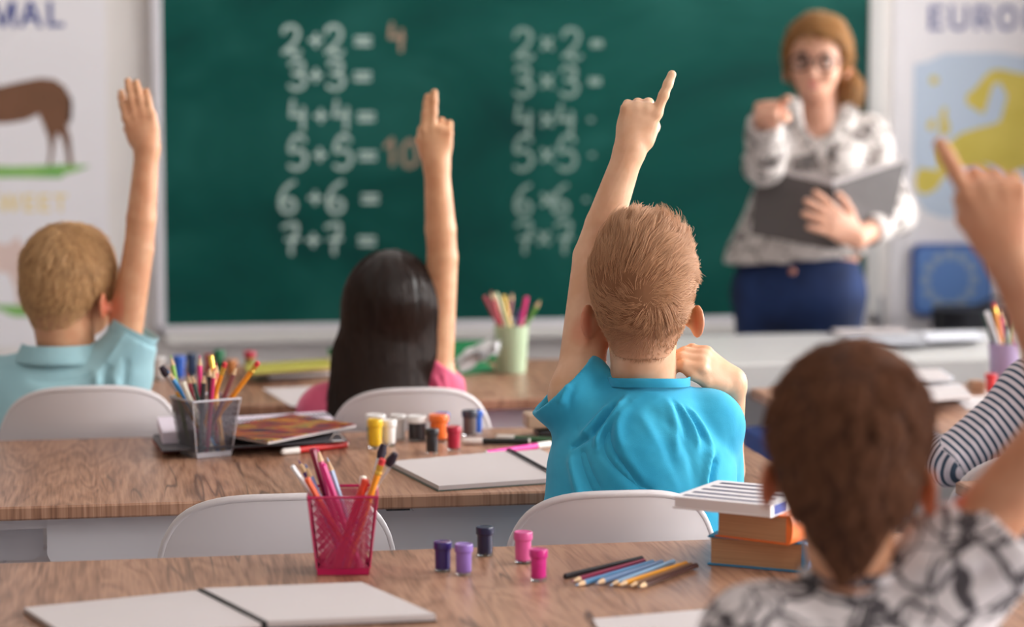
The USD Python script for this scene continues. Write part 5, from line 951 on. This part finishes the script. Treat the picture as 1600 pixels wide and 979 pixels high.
# ================= the dark-haired boy nearest the camera
def boy_front():
    t = thing('person', 'brown-haired boy nearest the camera in a white shirt with black scribbles, pointing upward', 'person', D(1335, 1500, 2.52) * [1, 1, 0])
    f = view_dir(1330); r = np.cross(f, ZUP); d0 = 2.495; h, H, B = make_head(D(1328, 686, d0), f, ZUP + r * .02 + f * -.04, .985, .35)
    nb, chest, pel = D(1338, 900, d0), D(1335, 1135, d0 + .01), np.array([*D(1335, 1200, d0 + .02)[:2], .55]); sL, sR = D(1182, 1005, d0), D(1498, 868, d0)
    neck_torso(B, pel, chest, nb, h.P(-.025, 0, -.06), r, f, .115, .125, .66, .0405, sL, sR, .042)
    eR, wR = D(1682, 640, 2.44), D(1578, 398, 2.40); B.cone(sR, eR, .038, .031, .02); B.cone(eR, eR * .7 + wR * .3, .031, .031, .004); B.cone(eR * .7 + wR * .3, wR, .031, .0235, .004)
    hand(B, wR, D(1555, 306, 2.395) - wR, -FWD, -1, 1.02, ((.42, .10, .10), (1.05, 1.4, .8), (1.15, 1.4, .8), (1.1, 1.4, .8)), (.16, .02, -.02, -.06), (.3, .8, 1.2), 1.12, .0235)
    eL = D(1120, 1270, 2.55); wL = pel + f * .22 - r * .08 + ZUP * .04; B.cone(sL, eL, .037, .03, .02); B.cone(eL, wL, .029, .023, .015); hand(B, wL, f + r * .3, ZUP - r * .2, 1, .95, ((.2, .2, .1),) * 4)
    V, T = form_surface(B, .0032); obj('body', (V, T), skin('ruddy', (198, 136, 102), (210, 154, 120), .05), t, True, color=h.blush(V)); h.features(t, pm('brow_brown', (64, 42, 32), .7), ('brown', (70, 44, 28)))
    hl = lambda L: interp(L[:, 0], [-.09, -.045, -.034, -.012, .014, .03, .05, .09], [-.150, -.138, -.085, -.022, -.022, -.05, .035, .05]) + np.abs(L[:, 1]) * np.where(L[:, 0] < -.03, 1.4, 0)
    th = lambda L: interp(L[:, 2], [-.14, -.09, -.05, 0, .05, .09], [.004, .007, .009, .010, .012, .013])
    crop(t, h, H, hl, th, cap_mat('cap_brown', (76, 49, 36), (76, 49, 36)), hair_mat('hair_brown', (60, 36, 25), (106, 68, 49), (168, 120, 90), .7), 9000, .0011, (-.05, -.01, .075), lambda L: interp(L[:, 2], [-.14, -.05, 0, .05], [.022, .026, .034, .034]), lambda L: np.full(len(L), .14), 13, (-.3, -.2), spin=.3, guides=160, pull=.75)
    M = gm('shirt_scribble', {'g': ('texture_coordinate', {}), 'n': ('noise_texture', {'scale': 14, 'detail': 2}), 'mx': ('mix_color', {'fac': .07}), 'v': ('voronoi_texture', {'feature': 'distance_to_edge', 'scale': 27}), 'r': ('rgb_ramp', {'ramp': [(.0, (1, 1, 1)), (.035, (1, 1, 1)), (.07, (0, 0, 0))]}),
             'n2': ('noise_texture', {'scale': 13, 'detail': 2}), 'r2': ('rgb_ramp', {'ramp': [(.38, (0, 0, 0)), (.43, (1, 1, 1))]}), 'v2': ('voronoi_texture', {'feature': 'distance_to_edge', 'scale': 17}), 'r3': ('rgb_ramp', {'ramp': [(0, (1, 1, 1)), (.035, (1, 1, 1)), (.065, (0, 0, 0))]}), 'n3': ('noise_texture', {'scale': 6}), 'r4': ('rgb_ramp', {'ramp': [(.47, (0, 0, 0)), (.52, (1, 1, 1))]}),
             'a': ('math', {'math_type': 'multiply'}), 'b': ('math', {'math_type': 'multiply'}), 'c': ('math', {'math_type': 'maximum'}), 'sc': ('math', {'math_type': 'multiply', 'value2': .92}), 'm': ('mix_color', {'a': lin((226, 216, 216)), 'b': lin((36, 28, 38))}), 'p': ('principled_bsdf', {'roughness': .85})},
           [('g.object', 'n.vector'), ('g.object', 'mx.a'), ('n.color', 'mx.b'), ('mx.result', 'v.vector'), ('v.distance', 'r.fac'), ('g.object', 'n2.vector'), ('n2.fac', 'r2.fac'), ('mx.result', 'v2.vector'), ('v2.distance', 'r3.fac'), ('g.object', 'n3.vector'), ('n3.fac', 'r4.fac'), ('r.color', 'a.value1'), ('r2.color', 'a.value2'), ('r3.color', 'b.value1'), ('r4.color', 'b.value2'), ('a.value', 'c.value1'), ('b.value', 'c.value2'), ('c.value', 'sc.value1'), ('sc.value', 'm.fac'), ('m.result', 'p.base_color')])
    S = Form(); bot = D(1335, 1200, d0); S.cone(bot - ZUP * .1, bot, .155, .15, .05, f, .74); S.cone(bot, chest, .15, .142, .03, f, .74); S.cone(nb - ZUP * .042, sR + ZUP * .002, .050, .048, .02); S.cone(nb - ZUP * .042, sL + ZUP * .006, .050, .050, .02); S.cone(chest, sL, .10, .050, .02, f, .8); S.cone(chest, sR, .10, .050, .02, f, .8)
    S.cone(D(1485, 915, d0), D(1568, 852, d0 - .02), .056, .044, .035); S.cone(D(1568, 852, d0 - .02), D(1610, 800, d0 - .03), .044, .044, .02); S.cone(sL, sL * .4 + eL * .6, .053, .05, .03)
    Nn = Form(); nc = D(1338, 892, d0); Nn.cone(nc - ZUP * .03 + f * .03, nc + ZUP * .1, .053, .056, .01, f, .85)
    lw = 2.40; cloth('shirt', t, S, M, .0042, [([(1420, 880), (1470, 870), (1530, 880)], .005, .008, lw), ([(1440, 930), (1500, 920), (1560, 900)], -.005, .009, lw), ([(1250, 945), (1280, 975), (1290, 1020)], .004, .009, lw)], wrinkle=(.0025, 14), seed=9, hollow=.010, cuts=[(D(1578, 830, d0 - .02), unit(RIGHT * .67 + ZUP * .74), .12), (np.array([0, 0, .54]), -ZUP), (sL * .42 + eL * .58, unit(eL - sL), .1)], holes=[Nn])
    a = np.linspace(0, 2 * np.pi, 48, endpoint=False); ring = nc + np.outer(np.cos(a), r) * .056 + np.outer(np.sin(a), f) * .048 + np.outer(-np.maximum(np.sin(a), 0) * .028 - .006, ZUP); band('collar', t, ring, ZUP, .012, .0035, M, np.outer(np.cos(a), r) + np.outer(np.sin(a), f))
    legs(t, pel, f, r, BRD, SHOE)
boy_front()
# ================= the pupil in stripes at the right edge
def pupil_stripes():
    t = thing('person', 'pupil in a blue and white striped top at the right edge, arm on desk', 'person', D(1700, 900, 4.16) * [1, 1, 0])
    f = view_dir(1690); f = unit(f - RIGHT * .15); r = np.cross(f, ZUP); d0 = 4.15; h, H, B = make_head(D(1705, 430, d0), f, ZUP, 1.0)
    nb, chest, pel = D(1700, 560, d0), D(1690, 660, d0 + .01), np.array([*D(1695, 800, d0 + .02)[:2], .55]); sL, sR = D(1612, 612, d0), D(1795, 612, d0)
    neck_torso(B, pel, chest, nb, h.P(-.025, 0, -.06), r, f, .115, .125, .66, .047, sL, sR, .042)
    eL, wL = D(1482, 722, 4.12), D(1396, 676, 4.24); B.cone(sL, eL, .035, .03, .02); B.cone(eL, wL, .029, .023, .015); hand(B, wL, unit(wL - eL) * [1, 1, .0] + r * .4, ZUP, 1, .98, ((.15, .2, .1),) * 4)
    eR = D(1840, 740, 4.2); wR = pel + f * .22 + r * .09 + ZUP * .04; B.cone(sR, eR, .035, .03, .02); B.cone(eR, wR, .029, .023, .015); hand(B, wR, f - r * .3, ZUP + r * .2, -1, .95, ((.2, .2, .1),) * 4)
    V, T = form_surface(B, .004); obj('body', (V, T), SK1b, t, True, color=h.blush(V)); h.features(t, pm('brow_brown', (64, 42, 32), .7), ('brown', (70, 44, 28)))
    hl = lambda L: interp(L[:, 0], [-.09, -.045, -.034, -.012, .014, .03, .05, .09], [-.10, -.095, -.072, -.024, -.024, -.05, .035, .05]); th = lambda L: interp(L[:, 2], [-.12, -.05, 0, .09], [.003, .007, .010, .013])
    crop(t, h, H, hl, th, cap_mat('cap_brown', (76, 49, 36), (76, 49, 36)), hair_mat('hair_brown', (60, 36, 25), (106, 68, 49), (168, 120, 90), .7), 3000, .0014, (-.05, .01, .08), lambda L: interp(L[:, 2], [-.1, 0], [.014, .03]), lambda L: np.full(len(L), .12), 14, (-.3, -.2), guides=120)
    M = gm('shirt_stripes', {'a': ('attribute', {'attribute': 'mark'}), 'k': ('math', {'math_type': 'multiply', 'value2': 1 / .0122}), 'fr': ('math', {'math_type': 'fraction'}), 'r': ('rgb_ramp', {'ramp': [(0, lin((214, 204, 212))), (.50, lin((214, 204, 212))), (.58, lin((58, 76, 96))), (.92, lin((58, 76, 96))), (1, lin((214, 204, 212)))]}), 'p': ('principled_bsdf', {'roughness': .85})},
           [('a.fac', 'k.value1'), ('k.value', 'fr.value1'), ('fr.value', 'r.fac'), ('r.color', 'p.base_color')])
    S = Form(); bot = D(1692, 810, d0); S.cone(bot - ZUP * .08, bot, .15, .148, .05, f, .74); S.cone(bot, chest, .148, .14, .05, f, .74); S.cone(nb - ZUP * .05, sR, .048, .047, .04); S.cone(nb - ZUP * .05, sL, .048, .047, .04); S.cone(chest, sR, .10, .05, .05, f, .8)
    S.cone(sL, eL, .046, .040, .03); S.cone(eL, wL * .9 + eL * .1, .040, .030, .012); S.cone(sR, eR, .046, .040, .03); S.cone(eR, wR * .9 + eR * .1, .040, .030, .02); Nn = Form(); nc = D(1700, 565, d0); Nn.cone(nc - ZUP * .03 + f * .03, nc + ZUP * .1, .054, .056, .01, f, .8)
    def mark(V):
        A = unit(eL - sL); Bv = unit(wL - eL); ta, tb = (V - sL) @ A, (V - eL) @ Bv; la = np.linalg.norm(eL - sL); out = 1 - V[:, 2]; da = np.linalg.norm(V - sL - np.outer(np.clip(ta, 0, la), A), axis=1); db = np.linalg.norm(V - eL - np.outer(np.clip(tb, 0, .5), Bv), axis=1)
        arm = (np.minimum(da, db) < .062) & (V @ RIGHT < (sL @ RIGHT) + .02); v = np.where(da < db, np.minimum(ta, la + .05), la + tb); return np.where(arm, v + 5 * .0122, out)
    lw = 4.06; cloth('striped_top', t, S, M, .004, [([(1570, 600), (1540, 660), (1520, 720)], .004, .010, lw), ([(1470, 745), (1462, 715), (1465, 690)], -.004, .006, lw), ([(1500, 700), (1488, 725), (1485, 750)], .004, .006, lw)], mark=mark, wrinkle=(.0018, 18), seed=6, hollow=.010, cuts=[(np.array([0, 0, .54]), -ZUP)], holes=[Nn])
    legs(t, pel, f, r, BRD, SHOE)
pupil_stripes()
# ================= the teacher
def teacher():
    t = thing('person', 'teacher with glasses and blond ponytail in a flowered white blouse, holding an open book', 'person', D(1255, 800, 6.74) * [1, 1, 0])
    f = -view_dir(1280); r = np.cross(f, ZUP); f = unit(f + r * .10); r = np.cross(f, ZUP); d0 = 6.70; h, H, B = make_head(D(1277, 86, d0), f, ZUP + RIGHT * .03, 1.06, .2)
    nb, chest, pel = D(1283, 190, d0 + .02), D(1278, 270, d0 + .04), D(1248, 450, d0 + .06); sR, sL = D(1204, 212, d0 + .02), D(1354, 218, d0 + .03)
    neck_torso(B, pel, chest, nb, h.P(-.015, 0, -.06), r, f, .15, .145, .66, .052, sL, sR, .05)
    eR, wR = D(1194, 258, 6.48), D(1196, 182, 6.33); B.cone(sR, eR, .045, .036, .03); B.cone(eR, wR, .036, .027, .02); hand(B, wR, -FWD * .9 + ZUP * .25 + RIGHT * .05, ZUP + FWD * .2, -1, 1.28, ((.05, .1, .1), (1.1, 1.4, .8), (1.2, 1.4, .8), (1.1, 1.4, .8)), (.05, .0, 0, -.05), (.4, .7, .8), 1.0, .027)
    eL, wL = D(1400, 335, 6.66), D(1340, 372, 6.42); B.cone(sL, eL, .045, .036, .03); B.cone(eL, wL, .036, .027, .02); hand(B, wL, D(1290, 340, 6.385) - wL, -FWD + ZUP * .2, 1, 1.28, ((.12, .1, .1),) * 4, (.22, .06, -.10, -.26), (.75, .2, .2), 1.0, .027)
    V, T = form_surface(B, .0045); obj('body', (V, T), skin('rosy', (214, 158, 132), (222, 170, 146), .05), t, True, color=h.blush(V)); h.features(t, pm('brow_brown', (64, 42, 32), .7), ('hazel', (92, 76, 50)), .006, pm('lips_rose', (196, 92, 92), .4))
    s = h.s; obj('teeth', xf(tube(spline([h.P(.0835, -.013, -.0775), h.P(.0885, 0, -.0785), h.P(.0835, .013, -.0775)], 9), .0030 * s, 6)), pm('teeth', (236, 230, 222), .3), t, True)
    gl = obj('glasses', [tube([h.P(.101 - abs(math.cos(a)) * .002, q * .033 + .024 * math.cos(a), -.022 + .0185 * math.sin(a)) for a in np.linspace(0, 2 * np.pi, 25)], .0034, 6, False) for q in (-1, 1)] + [tube([h.P(.101, -.010, -.016), h.P(.104, 0, -.013), h.P(.101, .010, -.016)], .0024, 6)] + [tube([h.P(.099, q * .057, -.014), h.P(.085, q * .072, -.014), h.P(.0, q * .082, -.020)], .0022, 6) for q in (-1, 1)], pm('glasses_frame', (40, 24, 26), .5), t, True)
    hl = lambda L: interp(L[:, 0], [-.09, -.05, -.02, .015, .03, .045, .062, .09], [-.115, -.11, -.085, -.060, -.03, .03, .052, .06]) - .01 * (L[:, 1] < 0)
    th = lambda L: interp(L[:, 2], [-.12, -.05, 0, .05, .09], [.010, .016, .018, .020, .022])
    HB = hair_mat('hair_honey', (104, 70, 42), (158, 114, 70), (208, 166, 112), .4); cm = cap_mat('cap_honey', (134, 94, 56), (134, 94, 56))
    crop(t, h, H, hl, th, cm, HB, 3500, .0012, (.06, .03, .075), lambda L: np.full(len(L), .045), lambda L: np.full(len(L), .02), 15, (-.3, -.2), spin=.1, guides=150, pull=.5, res=.005)
    P = Form(); P.cone(D(1322, 112, 6.74), D(1331, 136, 6.70), .024, .030, .02); P.cone(D(1331, 136, 6.70), D(1324, 178, 6.68), .030, .012, .02); V, T = form_surface(P, .005); hp = obj('ponytail', (V, T), cm, t, True, color=np.zeros(len(V)))
    rs = np.random.RandomState(4); p = sample_mesh(V, T, 500, rs); k = np.linspace(0, 1, 4); strands('strands', np.stack([p + (np.array(RIGHT) * -.004 - ZUP * .045) * q + grad(P, p) * .003 for q in k], 1), .0014, HB, hp)
    M = gm('blouse_flowered', {'g': ('texture_coordinate', {}), 'n': ('noise_texture', {'scale': 26, 'detail': 2, 'distortion': .6}), 'r': ('rgb_ramp', {'ramp': [(.37, lin((98, 92, 90))), (.44, lin((152, 142, 138))), (.50, lin((206, 198, 194)))]}), 'p': ('principled_bsdf', {'roughness': .8})}, [('g.object', 'n.vector'), ('n.fac', 'r.fac'), ('r.color', 'p.base_color')])
    S = Form(); bot = D(1240, 425, d0 + .05); S.cone(bot - ZUP * .02, bot, .183, .178, .05, f, .66); S.cone(bot, chest, .178, .158, .06, f, .70); S.cone(nb - ZUP * .05, sR, .055, .056, .05); S.cone(nb - ZUP * .05, sL, .055, .056, .05); S.cone(chest, sR, .11, .06, .05, f, .8); S.cone(chest, sL, .11, .06, .05, f, .8)
    for q in (-1, 1): S.ell(chest + r * q * .065 + f * .075 + ZUP * .005, (.06, .065, .065), np.stack([f, r, ZUP], 1), .05)
    S.cone(sR, eR, .058, .054, .02); S.cone(eR, wR, .054, .046, .012); S.cone(sL, eL, .058, .056, .02); S.cone(eL, eL * .30 + wL * .70, .056, .042, .012)
    Nn = Form(); Nn.cone(nb - ZUP * .01 + f * .02, nb + ZUP * .12, .062, .07, .01, f, .9); Nn.cone(nb + f * .05 + ZUP * .02, D(1275, 236, 6.56), .046, .008, .02); Nn.cone(nb + f * .10 + ZUP * .02, D(1275, 236, 6.50), .046, .008, .02)
    c1 = wR + unit(eR - wR) * .015
    cloth('blouse', t, S, M, .006, [], wrinkle=(.006, 16), seed=3, hollow=.013, cuts=[(c1, unit(wR - eR), .10), (D(1240, 406, d0), unit(-ZUP + RIGHT * .08)), (eL * .30 + wL * .70, unit(wL - eL), .10)], holes=[Nn])
    for q, a, b, c in ((-1, (1246, 160), (1256, 205), (1272, 236)), (1, (1316, 172), (1302, 208), (1278, 238))):
        pts = spline([D(*a, 6.62), D(*b, 6.565), D(*c, 6.545)], 14); w = np.linspace(.030, .010, 14); m = tube(pts, 1.0, 12); ctr = pts.repeat(12, 0); v = m[0].copy(); k = v[:len(ctr)] - ctr; out_ = unit(RIGHT * q - ZUP * .3); fl = k - np.outer(k @ f, f) * .85; v[:len(ctr)] = ctr + fl * w.repeat(12)[:, None] + out_ * (w.repeat(12)[:, None] * .6); v[-2:] = pts[[0, -1]]
        obj('collar', (v, m[1]), M, t, True)
    J = Form(); J.cone(pel - r * .08, pel + r * .08, .105, .105, .05, f, .85); J.cone(pel + ZUP * .10, pel, .135, .15, .05, f, .72); ft = D(1248, 450, d0 + .06)
    for q in (-1, 1):
        hp_ = pel + r * q * .085 - ZUP * .04; kn = np.array([*(ft + r * q * .10)[:2], .46]); an = np.array([*(ft + r * q * .11)[:2], .09]); J.cone(hp_, kn, .098, .062, .03); J.cone(kn, an, .060, .042, .03)
        G = Form(); a0 = np.array([an[0], an[1], .045]); G.cone(a0 - f * .03, a0 + f * .15 - ZUP * .01, .042, .034, .02); G.cone(a0, an, .04, .036, .02); obj('shoe', surface(lambda P, G=G: np.maximum(G(P), .001 - P[:, 2]), G.lo, G.hi, .008), pm('shoe_tan', (150, 110, 80), .5), t, True)
    V, T = form_surface(J, .008); obj('jeans', (V, T), noisy('denim_blue', (16, 30, 64), (30, 56, 108), 6, .85, bump=.2, bscale=400), t, True)
    obj('belt_button', xf(icosphere(2, .010), None, D(1238, 424, 6.59)), pm('button_copper', (190, 130, 110), .4, metallic=.5), t, True)
    # the open grey book she holds
    b = thing('open_book', 'open book with dark grey covers held by the teacher', 'book', D(1300, 340, 6.44)); CG, CG2 = pm('book_cover_grey', (88, 82, 82), .55), PAPER
    sp0, sp1 = D(1301, 290, 6.43), D(1301, 390, 6.44)
    for a, c, nm in (((1183, 262, 6.52), (1173, 366, 6.52), 'left'), ((1417, 252, 6.52), (1394, 348, 6.52), 'right')):
        P0, P3 = D(*a), D(*c); n = unit(np.cross(P0 - sp0, sp1 - sp0)); n = n if n @ FWD > 0 else -n
        def sl(q, th, off): q = np.array(q) + n * off; v = np.vstack([q, q + n * th]); F = [(0, 1, 2), (0, 2, 3), (4, 6, 5), (4, 7, 6)] + [x for i in range(4) for j in [(i + 1) % 4] for x in ((i, i + 4, j), (j, i + 4, j + 4))]; m = trimesh.Trimesh(v, F); m.fix_normals(); return m
        obj('cover', sl([sp0, P0, P3, sp1], .004, 0), CG, b, False); up = unit(sp0 - sp1) * .012; obj('pages', sl([sp0 + up, P0 * .97 + sp0 * .03 + up * .9, P3 * .97 + sp1 * .03 - up * -.3, sp1 - up * -.3], .014, .0045), CG2, b, False)
    obj('spine', tube([sp0, sp1], .008, 10), CG, b)
teacher()
